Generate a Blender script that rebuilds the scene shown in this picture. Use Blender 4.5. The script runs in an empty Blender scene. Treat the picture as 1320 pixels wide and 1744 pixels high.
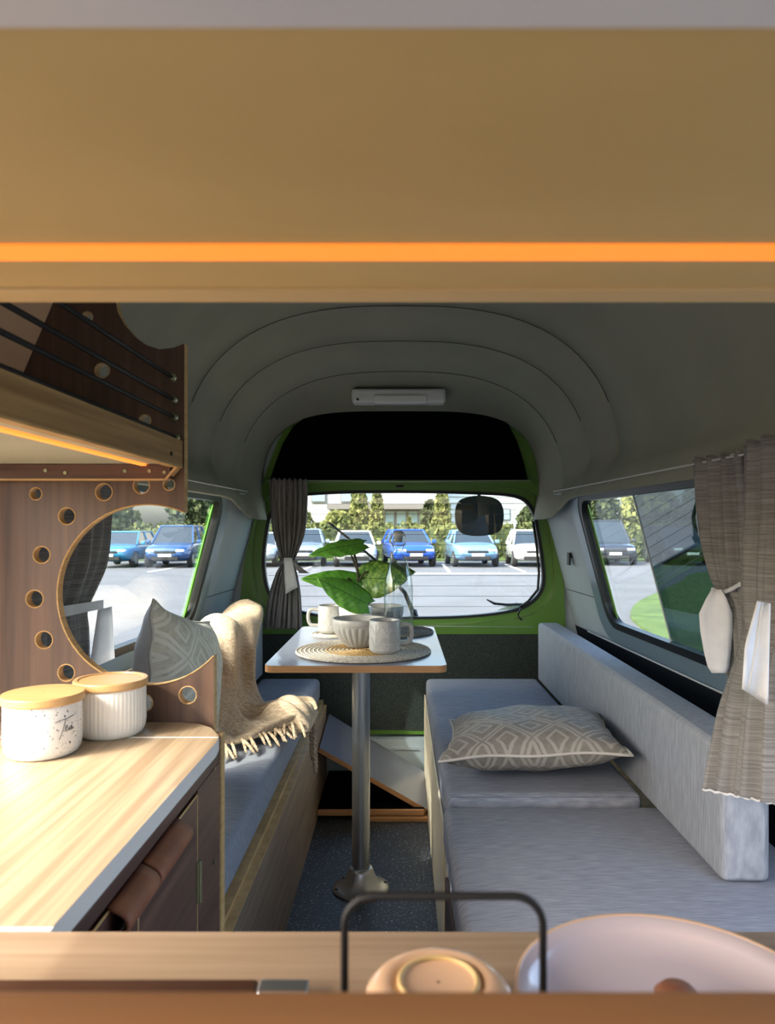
import bpy, math, random
from mathutils import Vector, Matrix, Euler
from math import sin, cos, pi, radians as R, sqrt
random.seed(7)
S = bpy.context.scene
COL = S.collection

# ------------------------------------------------------------------ camera
# camera stands at (0,0,1.05) in the front of the van and looks along +Y to the tailgate
CAMZ = 1.05
F = 1250.0                                  # focal length in pixels of the 1320x1744 frame
cam = bpy.data.cameras.new('camera'); camo = bpy.data.objects.new('camera', cam); COL.objects.link(camo)
camo.location = (0, 0, CAMZ); camo.rotation_euler = (R(90), 0, 0)
cam.sensor_width = 36; cam.sensor_fit = 'AUTO'; cam.lens = F / 1744 * 36
cam.shift_x = -22 / 1744; cam.shift_y = 28 / 1744
cam.clip_start = 0.01; cam.clip_end = 400
cam.dof.use_dof = True; cam.dof.focus_distance = 2.0; cam.dof.aperture_fstop = 9
S.camera = camo

# ------------------------------------------------------------------ light
SUN = Vector((1.0, 0.79, -1.07))            # the way sunlight travels
w = bpy.data.worlds.new('world'); S.world = w; w.use_nodes = True
nt = w.node_tree; nt.nodes.clear()
sky = nt.nodes.new('ShaderNodeTexSky'); sky.sky_type = 'NISHITA'; sky.sun_disc = False
sky.sun_elevation = R(40); sky.sun_rotation = math.atan2(-SUN.x, -SUN.y)
sky.air_density = 1.0; sky.dust_density = 5.0; sky.ozone_density = 0.5
bg = nt.nodes.new('ShaderNodeBackground'); bg.inputs[1].default_value = 0.9
wo = nt.nodes.new('ShaderNodeOutputWorld')
nt.links.new(sky.outputs[0], bg.inputs[0]); nt.links.new(bg.outputs[0], wo.inputs[0])
sl = bpy.data.lights.new('sun', 'SUN'); sl.energy = 2.8; sl.angle = R(0.6); sl.color = (1, .965, .91)
so = bpy.data.objects.new('sun', sl); COL.objects.link(so)
so.rotation_euler = SUN.to_track_quat('-Z', 'Y').to_euler()
S.view_settings.view_transform = 'Standard'; S.view_settings.look = 'None'
S.view_settings.gamma = 1; S.view_settings.use_curve_mapping = False
S.view_settings.exposure = 0.34
S.cycles.max_bounces = 14; S.cycles.diffuse_bounces = 8; S.cycles.transparent_max_bounces = 24
S.cycles.sample_clamp_indirect = 6

# ------------------------------------------------------------------ helpers
def lin(c):
    f = lambda v: v / 12.92 if v <= .04045 else ((v + .055) / 1.055) ** 2.4
    return tuple(f(v / 255) for v in c) + (1,)
def at(px, py, D):                          # frame pixel seen at distance D -> place in the van
    return Vector(((px - 682) * D / F, D, CAMZ - (py - 900) * D / F))

class B:
    def __init__(s): s.v = []; s.f = []; s.m = []
    def add(s, vs, fs, mi=0):
        o = len(s.v); s.v += [Vector(v) for v in vs]; s.f += [tuple(i + o for i in f) for f in fs]; s.m += [mi] * len(fs); return s
    def box(s, x0, x1, y0, y1, z0, z1, mi=0, M=None):
        vs = [Vector((x, y, z)) for z in (z0, z1) for y in (y0, y1) for x in (x0, x1)]
        if M: vs = [M @ v for v in vs]
        return s.add(vs, [(0, 2, 3, 1), (4, 5, 7, 6), (0, 1, 5, 4), (2, 6, 7, 3), (0, 4, 6, 2), (1, 3, 7, 5)], mi)
    def prism(s, poly, fn, a, b, mi=0, side=None):      # poly (u,v) counter-clockwise, fn(u,v,w)->xyz
        n = len(poly)
        s.add([fn(u, v, a) for u, v in poly] + [fn(u, v, b) for u, v in poly],
              [tuple(range(n))[::-1], tuple(range(n, 2 * n))], mi)
        o = len(s.v) - 2 * n
        for i in range(n):
            j = (i + 1) % n
            s.f.append((o + i, o + j, o + n + j, o + n + i)); s.m.append(mi if side is None else side)
        return s
    def tube(s, pts, r, n=8, closed=False, mi=0):
        pts = [Vector(p) for p in pts]; k = len(pts); rr = r if isinstance(r, (list, tuple)) else [r] * k
        up = Vector((0, 0, 1)); vs = []; prev = None
        for i, p in enumerate(pts):
            a = pts[(i - 1) % k] if (closed or i) else p; b = pts[(i + 1) % k] if (closed or i < k - 1) else p
            t = (b - a).normalized()
            if prev is None:
                q = t.cross(up)
                if q.length < .05: q = t.cross(Vector((1, 0, 0)))
            else: q = prev - t * prev.dot(t)
            q.normalize(); prev = q; c = t.cross(q)
            for j in range(n):
                a_ = 2 * pi * j / n; vs.append(p + (q * cos(a_) + c * sin(a_)) * rr[i])
        fs = []
        for i in range(k if closed else k - 1):
            for j in range(n):
                i2 = (i + 1) % k; j2 = (j + 1) % n
                fs.append((i * n + j, i * n + j2, i2 * n + j2, i2 * n + j))
        if not closed: fs += [tuple(range(n))[::-1], tuple((k - 1) * n + j for j in range(n))]
        return s.add(vs, fs, mi)
    def lathe(s, prof, c=(0, 0, 0), n=40, rf=None, mi=0, caps=True):
        vs = []; c = Vector(c)
        for i, (r, z) in enumerate(prof):
            for j in range(n):
                a = 2 * pi * j / n; q = r * (rf(a, i) if rf else 1)
                vs.append(c + Vector((q * cos(a), q * sin(a), z)))
        fs = [(i * n + j, i * n + (j + 1) % n, (i + 1) * n + (j + 1) % n, (i + 1) * n + j) for i in range(len(prof) - 1) for j in range(n)]
        if caps: fs += [tuple(range(n))[::-1], tuple((len(prof) - 1) * n + j for j in range(n))]
        return s.add(vs, fs, mi)
    def grid(s, fn, nu, nv, mi=0, cu=False):
        vs = [fn(i / (nu if cu else nu - 1), j / (nv - 1)) for i in range(nu) for j in range(nv)]
        fs = [(i * nv + j, ((i + 1) % nu) * nv + j, ((i + 1) % nu) * nv + j + 1, i * nv + j + 1)
              for i in range(nu if cu else nu - 1) for j in range(nv - 1)]
        return s.add(vs, fs, mi)
    def build(s, name, mat, parent=None, local=False, smooth=False, bevel=0, seg=2, solid=0, subd=0, label=None, kind=None, loc=None, bang=30):
        me = bpy.data.meshes.new(name)
        vs = s.v
        if parent is not None:
            off = Vector((0, 0, 0)) if local else WLOC[parent.name]
        else:
            if loc is None:
                xs = [v.x for v in vs]; ys = [v.y for v in vs]; zs = [v.z for v in vs]
                loc = Vector(((min(xs) + max(xs)) / 2, (min(ys) + max(ys)) / 2, min(zs)))
            off = Vector(loc)
        me.from_pydata([tuple(v - off) for v in vs], [], s.f)
        for m in (mat if isinstance(mat, (list, tuple)) else [mat]): me.materials.append(m)
        me.polygons.foreach_set('material_index', s.m)
        if smooth: me.polygons.foreach_set('use_smooth', [True] * len(me.polygons))
        me.update()
        o = bpy.data.objects.new(name, me); COL.objects.link(o)
        if parent is not None:
            o.parent = parent; WLOC[o.name] = off if not local else WLOC[parent.name]
            if not local: WLOC[o.name] = off
        else: o.location = off; WLOC[o.name] = off
        if subd:
            m = o.modifiers.new('s', 'SUBSURF'); m.levels = m.render_levels = subd
        if solid:
            m = o.modifiers.new('t', 'SOLIDIFY'); m.thickness = solid; m.offset = 0
        if bevel:
            m = o.modifiers.new('b', 'BEVEL'); m.width = bevel; m.segments = seg; m.limit_method = 'ANGLE'; m.angle_limit = R(bang)
            me.polygons.foreach_set('use_smooth', [True] * len(me.polygons))
            m = o.modifiers.new('w', 'WEIGHTED_NORMAL'); m.keep_sharp = True
        if label: o['label'] = label
        if kind: o['kind'] = kind
        return o
WLOC = {}
def thing(name, label, cat, loc=(0, 0, 0), rot=(0, 0, 0), group=None):
    o = bpy.data.objects.new(name, None); COL.objects.link(o); o.empty_display_size = .05
    o.location = loc; o.rotation_euler = rot; WLOC[o.name] = Vector(loc)
    o['label'] = label; o['category'] = cat
    if group: o['group'] = group
    return o
def tag(o, label, cat, group=None, kind=None):
    o['label'] = label; o['category'] = cat
    if group: o['group'] = group
    if kind: o['kind'] = kind
    return o
def copy_thing(root, loc, rot, label, group=None):
    c = root.copy(); COL.objects.link(c); c.location = loc; c.rotation_euler = rot; c['label'] = label
    WLOC[c.name] = Vector(loc)
    if group: c['group'] = group
    for ch in list(root.children):
        d = ch.copy(); COL.objects.link(d); d.parent = c
        for g in list(ch.children):
            e = g.copy(); COL.objects.link(e); e.parent = d
    return c
def plate(outer, holes, th, fn, mats_edge=True):
    """flat board with holes; fn(u,v,w) places it, w in 0..th. returns B with face material 0, edge material 1"""
    cu = bpy.data.curves.new('c', 'CURVE'); cu.dimensions = '2D'; cu.fill_mode = 'BOTH'; cu.extrude = th / 2
    for poly in [outer] + holes:
        sp = cu.splines.new('POLY'); sp.points.add(len(poly) - 1)
        for i, (u, v) in enumerate(poly): sp.points[i].co = (u, v, 0, 1)
        sp.use_cyclic_u = True
    ob = bpy.data.objects.new('c', cu); COL.objects.link(ob)
    dg = bpy.context.evaluated_depsgraph_get(); me = bpy.data.meshes.new_from_object(ob.evaluated_get(dg))
    b = B(); b.v = [Vector(fn(v.co.x, v.co.y, v.co.z + th / 2)) for v in me.vertices]
    for p in me.polygons:
        b.f.append(tuple(p.vertices)); b.m.append(1 if (abs(p.normal.z) < .5 and mats_edge) else 0)
    bpy.data.objects.remove(ob); bpy.data.curves.remove(cu); bpy.data.meshes.remove(me)
    return b
def circ(cx, cy, r, n=28): return [(cx + r * cos(2 * pi * i / n), cy + r * sin(2 * pi * i / n)) for i in range(n)]
def rrect(x0, x1, y0, y1, r, n=6):
    out = []
    for cx, cy, a0 in ((x1 - r, y0 + r, -90), (x1 - r, y1 - r, 0), (x0 + r, y1 - r, 90), (x0 + r, y0 + r, 180)):
        for i in range(n + 1):
            a = R(a0 + 90 * i / n); out.append((cx + r * cos(a), cy + r * sin(a)))
    return out
def smoothpoly(pts, n=5):                  # closed catmull-rom
    out = []; k = len(pts)
    for i in range(k):
        p0, p1, p2, p3 = (Vector(pts[(i + j - 1) % k]) for j in range(4))
        for q in range(n):
            t = q / n
            out.append(tuple(.5 * ((2 * p1) + (-p0 + p2) * t + (2 * p0 - 5 * p1 + 4 * p2 - p3) * t * t + (-p0 + 3 * p1 - 3 * p2 + p3) * t ** 3)))
    return out
def spline(pts, n=6):
    pts = [Vector(p) for p in pts]; out = []
    for i in range(len(pts) - 1):
        p0 = pts[max(i - 1, 0)]; p1 = pts[i]; p2 = pts[i + 1]; p3 = pts[min(i + 2, len(pts) - 1)]
        for q in range(n):
            t = q / n
            out.append(.5 * ((2 * p1) + (-p0 + p2) * t + (2 * p0 - 5 * p1 + 4 * p2 - p3) * t * t + (-p0 + 3 * p1 - 3 * p2 + p3) * t ** 3))
    return out + [pts[-1]]

# ------------------------------------------------------------------ materials
def mat(name, col, rough=.6, col2=None, scale=(5, 5, 5), detail=4, metal=0, bump=0, bscale=None, spec=.5, emit=None, estr=0, coat=0, contrast=(.35, .65), rot=(0, 0, 0), col3=None, scale3=None, lo3=.55, hi3=.6, trans=0):
    m = bpy.data.materials.new(name); m.use_nodes = True; t = m.node_tree; p = t.nodes['Principled BSDF']; L = t.links.new
    p.inputs['Base Color'].default_value = lin(col); p.inputs['Roughness'].default_value = rough
    p.inputs['Metallic'].default_value = metal; p.inputs['Specular IOR Level'].default_value = spec
    p.inputs['Coat Weight'].default_value = coat; p.inputs['Transmission Weight'].default_value = trans
    if emit: p.inputs['Emission Color'].default_value = lin(emit); p.inputs['Emission Strength'].default_value = estr
    tc = t.nodes.new('ShaderNodeTexCoord')
    def noise(sc, det, dist=0):
        mp = t.nodes.new('ShaderNodeMapping'); mp.inputs['Scale'].default_value = sc; mp.inputs['Rotation'].default_value = rot
        L(tc.outputs['Object'], mp.inputs[0]); n = t.nodes.new('ShaderNodeTexNoise'); n.inputs['Scale'].default_value = 1
        n.inputs['Detail'].default_value = det; n.inputs['Distortion'].default_value = dist; L(mp.outputs[0], n.inputs['Vector']); return n
    last = None
    if col2:
        n = noise(scale, detail); r = t.nodes.new('ShaderNodeValToRGB'); r.color_ramp.elements[0].color = lin(col); r.color_ramp.elements[1].color = lin(col2)
        r.color_ramp.elements[0].position, r.color_ramp.elements[1].position = contrast
        L(n.outputs[0], r.inputs[0]); last = r.outputs[0]
    if col3:
        n = noise(scale3, 2); r = t.nodes.new('ShaderNodeValToRGB'); r.color_ramp.elements[0].color = (0, 0, 0, 1); r.color_ramp.elements[1].color = (1, 1, 1, 1)
        r.color_ramp.elements[0].position, r.color_ramp.elements[1].position = lo3, hi3
        L(n.outputs[0], r.inputs[0]); mx = t.nodes.new('ShaderNodeMix'); mx.data_type = 'RGBA'; L(r.outputs[0], mx.inputs[0])
        if last: L(last, mx.inputs[6])
        else: mx.inputs[6].default_value = lin(col)
        mx.inputs[7].default_value = lin(col3); last = mx.outputs[2]
    if last: L(last, p.inputs['Base Color'])
    if bump:
        n = noise(bscale or scale, 3); bp = t.nodes.new('ShaderNodeBump'); bp.inputs['Strength'].default_value = bump; bp.inputs['Distance'].default_value = .002
        L(n.outputs[0], bp.inputs['Height']); L(bp.outputs[0], p.inputs['Normal'])
    return m
def glass(name, tint, refl=.08, edge=.6, rough=0.0):
    m = bpy.data.materials.new(name); m.use_nodes = True; t = m.node_tree; t.nodes.clear(); L = t.links.new
    o = t.nodes.new('ShaderNodeOutputMaterial'); tr = t.nodes.new('ShaderNodeBsdfTransparent'); gl = t.nodes.new('ShaderNodeBsdfGlossy')
    mx = t.nodes.new('ShaderNodeMixShader'); lw = t.nodes.new('ShaderNodeLayerWeight'); lw.inputs[0].default_value = .3
    mr = t.nodes.new('ShaderNodeMapRange'); mr.inputs[3].default_value = refl; mr.inputs[4].default_value = edge
    pw = t.nodes.new('ShaderNodeMath'); pw.operation = 'POWER'; pw.inputs[1].default_value = 2.0
    tr.inputs[0].default_value = (*tint, 1); gl.inputs[1].default_value = rough; gl.inputs[0].default_value = (.95, .97, 1, 1)
    L(lw.outputs['Facing'], pw.inputs[0]); L(pw.outputs[0], mr.inputs[0])
    L(mr.outputs[0], mx.inputs[0]); L(tr.outputs[0], mx.inputs[1]); L(gl.outputs[0], mx.inputs[2]); L(mx.outputs[0], o.inputs[0]); return m

M = {}
M['oak'] = mat('oak_laminate', (178, 160, 132), .42, (150, 130, 104), (110, 3, 90), 5, bump=.15)
M['oakx'] = mat('oak_laminate_cross', (160, 138, 114), .45, (140, 118, 94), (3, 90, 90), 5)
M['tan'] = mat('birch_board', (216, 184, 116), .55, (205, 173, 106), (2, 6, 8), 4)
M['tanlip'] = mat('birch_board_lip', (214, 182, 122), .5)
M['fascia'] = mat('oak_fascia', (176, 146, 96), .5, (142, 112, 68), (80, 3, 120), 5)
M['walnut'] = mat('walnut_laminate', (98, 73, 57), .45, (70, 50, 39), (60, 60, 3), 5, bump=.1)
M['walnuth'] = mat('walnut_horizontal', (104, 70, 52), .45, (76, 50, 38), (4, 60, 100), 5)
M['walnuty'] = mat('walnut_doors', (104, 76, 66), .4, (78, 56, 50), (60, 3, 60), 5, bump=.1)
M['benchboard'] = mat('bench_board', (152, 132, 112), .45, (120, 102, 88), (40, 3, 60), 5)
M['ply'] = mat('plywood_edge', (206, 172, 118), .55, (186, 150, 98), (30, 30, 200), 2)
M['plyo'] = mat('plywood_edge_warm', (190, 140, 92), .5, (170, 122, 78), (8, 8, 300), 2)
M['cream'] = mat('cream_laminate', (226, 214, 188), .5)
M['edgegrey'] = mat('grey_edging', (222, 220, 216), .45)
M['under'] = mat('pale_underside', (196, 198, 176), .5, (186, 188, 166), (3, 8, 8), 3)
M['liner'] = mat('headliner', (146, 146, 132), .9, (138, 139, 126), (4, 4, 4), 3, bump=.1, bscale=(300, 300, 300))
M['pillar'] = mat('pillar_trim', (160, 172, 178), .5, (152, 164, 172), (3, 3, 3), 2)
M['steel'] = mat('blue_grey_paint', (116, 136, 150), .28, metal=.15)
M['green'] = mat('green_paint', (98, 138, 54), .3, (88, 126, 46), (2, 2, 2), 2, coat=.4)
M['green_sunlit'] = mat('green_paint_sunlit', (92, 160, 56), .4)  # same body paint, made brighter for the sunlit left side
M['black'] = mat('black_rubber', (14, 16, 17), .45)
M['blackcloth'] = mat('black_liner', (5, 6, 7), .95, spec=.05)
M['carpet'] = mat('grey_carpet', (66, 72, 70), .95, (46, 52, 50), (260, 260, 260), 2, bump=.6, bscale=(300, 300, 300), spec=.1)
M['darkpanel'] = mat('dark_side_panel', (22, 26, 32), .8, spec=.2)
M['floor'] = mat('speckled_vinyl', (52, 57, 63), .5, (60, 66, 72), (8, 8, 8), 3, col3=(176, 180, 182), scale3=(150, 150, 150), lo3=.63, hi3=.66)
FAB = dict(rough=.85, detail=3, bump=.35, spec=.2, contrast=(.3, .7))
M['fabric'] = mat('blue_grey_weave', (164, 168, 178), col2=(126, 132, 144), scale=(26, 520, 60), bscale=(60, 700, 500), **FAB)
M['fabricv'] = mat('blue_grey_weave_upright', (166, 170, 176), col2=(130, 136, 144), scale=(60, 480, 26), bscale=(500, 700, 60), **FAB)
M['curtain'] = mat('grey_linen_curtain', (150, 148, 146), col2=(112, 110, 108), scale=(9, 9, 460), bscale=(40, 40, 500), **FAB)
M['curtainv'] = mat('grey_rear_curtain', (142, 138, 136), .8, (112, 108, 106), (200, 60, 12), 3, bump=.2)
M['lining'] = mat('white_lining', (226, 226, 226), .8, (214, 214, 216), (20, 20, 20), 2)
M['knit'] = mat('beige_knit', (214, 196, 170), .95, (182, 160, 134), (30, 160, 160), 2, bump=.9, bscale=(60, 260, 260), spec=.1)
M['fringe'] = mat('beige_fringe', (202, 182, 156), .95, (150, 128, 104), (160, 160, 160), 2, bump=.6)
M['white'] = mat('white_plastic', (222, 224, 222), .4)
M['ceramic'] = mat('white_ceramic', (236, 236, 234), .25, coat=.3)
M['speck'] = mat('speckled_ceramic', (218, 219, 218), .25, coat=.3, col3=(60, 56, 54), scale3=(330, 330, 330), lo3=.66, hi3=.67)
M['ribc'] = mat('ribbed_ceramic', (232, 230, 222), .3, coat=.3)
M['stone'] = mat('grey_stoneware', (176, 174, 170), .35, (166, 163, 160), (90, 90, 90), 2, coat=.2)
M['stonel'] = mat('stoneware_relief', (196, 195, 190), .35)
M['bamboo'] = mat('bamboo_lid', (200, 162, 112), .4, (182, 142, 92), (4, 50, 50), 3)
M['ink'] = mat('dark_ink', (60, 56, 56), .5)
M['alu'] = mat('satin_aluminium', (186, 190, 192), .32, metal=.95)
M['chrome'] = mat('chrome', (220, 222, 224), .12, metal=1)
M['tabletop'] = mat('grey_laminate_top', (122, 127, 142), .3, (118, 123, 138), (4, 4, 4), 2, coat=.25)
M['jute'] = mat('woven_jute', (214, 208, 196), .9, (176, 164, 148), (140, 140, 140), 2, bump=.8, )
M['jutegold'] = mat('golden_jute', (204, 168, 108), .9, (160, 130, 84), (200, 200, 200), 2, bump=.8)
M['jutedark'] = mat('woven_grey_jute', (142, 134, 124), .9, (108, 100, 92), (140, 140, 140), 2, bump=.8)
M['leather'] = mat('brown_leather', (146, 92, 62), .6, (128, 78, 52), (20, 20, 20), 3)
M['brass'] = mat('hinge_metal', (160, 160, 130), .35, metal=.9)
M['stem'] = mat('plant_stem', (58, 52, 34), .6)
M['glass'] = glass('window_glass', (.90, .94, .93), .035, .22)
M['tint'] = glass('tinted_window_glass', (.27, .35, .36), .10, .6)
M['bottle'] = glass('bottle_glass', (.86, .90, .91), .07, 1.0, .02)
M['wire'] = mat('thin_wire', (70, 74, 78), .5)
M['cord'] = mat('black_cord', (12, 10, 9), .6)
M['pvc'] = mat('pale_metal_wire', (190, 190, 186), .4)
M['led'] = mat('orange_led', (255, 150, 50), .5, emit=(255, 134, 44), estr=.8)
M['led2'] = mat('orange_led_shelf', (255, 176, 90), .5, emit=(255, 136, 50), estr=1.15)
M['pinkglass'] = mat('milky_glass_dish', (214, 200, 202), .15, coat=.5)
M['peach'] = mat('peach_glass', (226, 186, 150), .15, coat=.6)
M['fillwood'] = mat('warm_wood_bar', (150, 106, 66), .5, (134, 92, 56), (3, 40, 60), 4)
M['asphalt'] = mat('asphalt', (93, 95, 100), .9, (84, 86, 90), (.7, .7, .7), 6, bump=.2, bscale=(30, 30, 30))
M['grass'] = mat('lawn', (76, 98, 40), .95, (58, 78, 30), (2, 2, 2), 5)
M['line'] = mat('white_road_paint', (228, 228, 224), .8)
M['bark'] = mat('bark', (86, 70, 56), .9)
M['tyre'] = mat('tyre', (22, 22, 24), .8)
M['carglass'] = mat('car_glass', (40, 50, 58), .08, coat=.5)
M['conc'] = mat('pale_render', (176, 176, 172), .8)
M['roofd'] = mat('dark_fascia', (104, 100, 98), .7)

def leafmat(name, a, b_, s):
    return mat(name, a, .4, b_, (s, s, s), 3, coat=.2)
M['leaf'] = leafmat('green_leaf', (72, 132, 40), (96, 156, 54), 14)
M['leafm'] = leafmat('mottled_leaf', (50, 104, 32), (128, 160, 70), 90)
M['vein'] = mat('leaf_vein', (40, 84, 28), .5)
def foliage(name, a, b_): return mat(name, a, .9, b_, (1.6, 1.6, 1.6), 4, spec=.1)
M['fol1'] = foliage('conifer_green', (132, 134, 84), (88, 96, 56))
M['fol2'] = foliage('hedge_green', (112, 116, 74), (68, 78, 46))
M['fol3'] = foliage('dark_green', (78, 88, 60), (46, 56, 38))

def pillow_mat(name, base, line):
    m = mat(name, base, .6, tuple(int(c * .9) for c in base), (60, 60, 60), 3, bump=.3, bscale=(500, 500, 500))
    t = m.node_tree; L = t.links.new; p = t.nodes['Principled BSDF']
    tc = t.nodes.new('ShaderNodeTexCoord'); mp = t.nodes.new('ShaderNodeMapping'); mp.inputs['Rotation'].default_value = (0, 0, R(45)); mp.inputs['Scale'].default_value = (1, 1, .0001)
    L(tc.outputs['Object'], mp.inputs[0]); v = t.nodes.new('ShaderNodeTexVoronoi'); v.distance = 'CHEBYCHEV'; v.inputs['Scale'].default_value = 12; v.inputs['Randomness'].default_value = 0
    L(mp.outputs[0], v.inputs['Vector']); mu = t.nodes.new('ShaderNodeMath'); mu.operation = 'MULTIPLY'; mu.inputs[1].default_value = 4.2; L(v.outputs['Distance'], mu.inputs[0])
    fr = t.nodes.new('ShaderNodeMath'); fr.operation = 'FRACT'; L(mu.outputs[0], fr.inputs[0]); gt = t.nodes.new('ShaderNodeMath'); gt.operation = 'GREATER_THAN'; gt.inputs[1].default_value = .68; L(fr.outputs[0], gt.inputs[0])
    mx = t.nodes.new('ShaderNodeMix'); mx.data_type = 'RGBA'; L(gt.outputs[0], mx.inputs[0])
    src = p.inputs['Base Color'].links[0].from_socket; L(src, mx.inputs[6]); mx.inputs[7].default_value = lin(line); L(mx.outputs[2], p.inputs['Base Color'])
    return m
M['pil1'] = pillow_mat('diamond_brocade', (146, 140, 130), (172, 166, 156))
M['pil2'] = pillow_mat('diamond_brocade_pale', (226, 221, 202), (238, 234, 220))
M['piping'] = mat('pale_piping', (206, 200, 190), .7)

# ------------------------------------------------------------------ van shell
def wx(y, z): return .71 - .0487 * (y - 1.2) + .26 * (1.17 - z)
def wallfn(side, inset=0): return lambda u, v, ww: Vector((side * (wx(u, v) - inset + ww), u, v))
WIN = rrect(1.22, 2.62, .715, 1.152, .07)
def fr(Y): return lambda u, v, ww: Vector((u, Y + ww, v))
wr = plate([(1.13, .635), (3.177, .635), (3.177, 1.19), (1.13, 1.19)], [WIN], .02, wallfn(1))
wall_right = wr.build('wall_right', [M['pillar'], M['steel']], kind='structure')
wl = plate([(1.13, .635), (3.177, .635), (3.177, 1.19), (1.13, 1.19)], [WIN], .02, wallfn(-1))
wall_left = wl.build('wall_left', [M['pillar'], M['steel']], kind='structure')
# open front bay of the left wall: low wall, the opening reaches up to the roof side
b = B(); b.prism([(-1, 0), (1.13, 0), (1.13, .72), (-1, .72)], wallfn(-1), 0, .02); b.build('wall_left_front', M['pillar'], kind='structure')
b = B(); b.prism([(.88, .70), (1.14, .70), (1.14, 1.19), (.88, 1.19)], wallfn(-1), 0, .02); b.build('wall_left_post', M['pillar'], kind='structure')
b = B(); b.prism([(.88, 1.18), (1.14, 1.18), (1.14, 1.36), (.88, 1.36)], lambda u, v, ww: Vector((-.72 - ww, u, v)), 0, .02); b.build('trim_roof_corner', M['liner'], kind='structure')
plate([(-1.1, 0), (1.1, 0), (.85, 1.2), (.8, 1.85), (-.8, 1.85), (-.85, 1.2)], [rrect(-.62, .62, .82, 1.36, .1)], .02, fr(-1.0), False).build('wall_front_shading', M['pillar'], kind='structure')  # unseen, added to cut light from the front on panel and overhead board
b = B(); b.prism([(-1, 0), (1.13, 0), (1.13, .40), (-1, .40)], wallfn(1), 0, .02); b.build('wall_right_front', M['pillar'], kind='structure')
b = B(); b.prism([(1.10, .38), (1.16, .38), (1.16, 1.19), (1.10, 1.19)], wallfn(1, .012), 0, .03); b.build('trim_door_post', M['pillar'], kind='structure')
for side, nm in ((1, 'right'), (-1, 'left')):
    y0 = 1.13
    b = B(); b.prism([(y0, 0), (3.177, 0), (3.177, .635), (y0, .635)], wallfn(side, -.002), 0, .02); b.build('trim_lower_' + nm, M['darkpanel'], kind='structure')
    # raised blue-grey surround of the window and ledge
    par = wall_right if side > 0 else wall_left
    q = plate(rrect(1.14, 2.72, .645, 1.176, .10), [rrect(1.20, 2.64, .697, 1.166, .08)], .016, wallfn(side, .016), False)
    q.build('window_surround', M['steel'], par, bevel=.006, seg=3)
    q = plate(rrect(1.195, 2.645, .690, 1.172, .08), [rrect(1.225, 2.612, .722, 1.146, .07)], .03, wallfn(side, .014), False)
    q.build('window_gasket', M['black'], par, bevel=.004)
    q = plate(rrect(2.580, 2.60, .722, 1.146, .008), [], .004, wallfn(side, -.006), False)
    q.build('outer_frame_strip', M['green_sunlit'] if side < 0 else M['green'], par)
    t = B(); t.tube([Vector((side * (wx(y, .637) - .010), y, .637)) for y in (1.2, 2.95)], .003, 6); t.build('edge_trim', M['pvc'], par)
    t = B(); t.tube([Vector((side * (wx(y, .9) - .004), y, z)) for y, z in ((2.78, .99), (3.15, .985))], .0015, 5)
    # curtain wire along the headliner edge
    t = B(); t.tube([Vector((side * (wx(y, 1.2) - .045), y, 1.190)) for y in (1.15, 1.5, 2.0, 2.5, 2.78)], .0025, 6)
    tag(t.build('curtain_wire', M['pvc'], smooth=True), 'thin pale curtain wire above the %s side window' % nm, 'curtain wire')
# glass
win_r = B(); win_r.prism([(2.09, .715), (2.62, .715), (2.62, 1.152), (2.09, 1.152)], wallfn(1, -.012), 0, .001)
o = win_r.build('window_1', M['glass'], kind='structure')
b = B(); b.prism([(1.21, .715), (2.13, .715), (2.13, 1.152), (1.21, 1.152)], wallfn(1, -.004), 0, .001); b.build('sliding_pane', M['tint'], o)
b = B(); b.prism([(2.125, .715), (2.13, .715), (2.13, 1.152), (2.125, 1.152)], wallfn(1, -.002), 0, .004); b.build('pane_edge', M['pvc'], o)
b = B(); b.prism([(1.21, .715), (2.62, .715), (2.62, 1.152), (1.21, 1.152)], wallfn(-1, -.012), 0, .001); b.build('window_2', M['glass'], kind='structure')
# D pillar seams and latch
for side, nm in ((1, 'right'), (-1, 'left')):
    par = wall_right if side > 0 else wall_left
    t = B(); t.tube([Vector((side * (wx(y, .79) - .001), y, .79)) for y in (2.74, 3.15)], .0018, 5); t.build('panel_seam', M['black'], par)
lt = thing('seat_belt_latch', 'small black metal latch on right rear pillar', 'latch', at(975, 952, 2.93))
for k, dx in enumerate((-.012, .012)):
    b = B(); p = at(975, 952, 2.93); b.box(p.x + dx - .004, p.x + dx + .004, p.y - .008, p.y + .03, p.z - .025, p.z + .025); b.build('hook', M['black'], lt, bevel=.002)
b = B(); b.box(p.x - .012, p.x + .012, p.y - .004, p.y + .03, p.z + .004, p.z + .01); b.build('crossbar', M['black'], lt)

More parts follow.
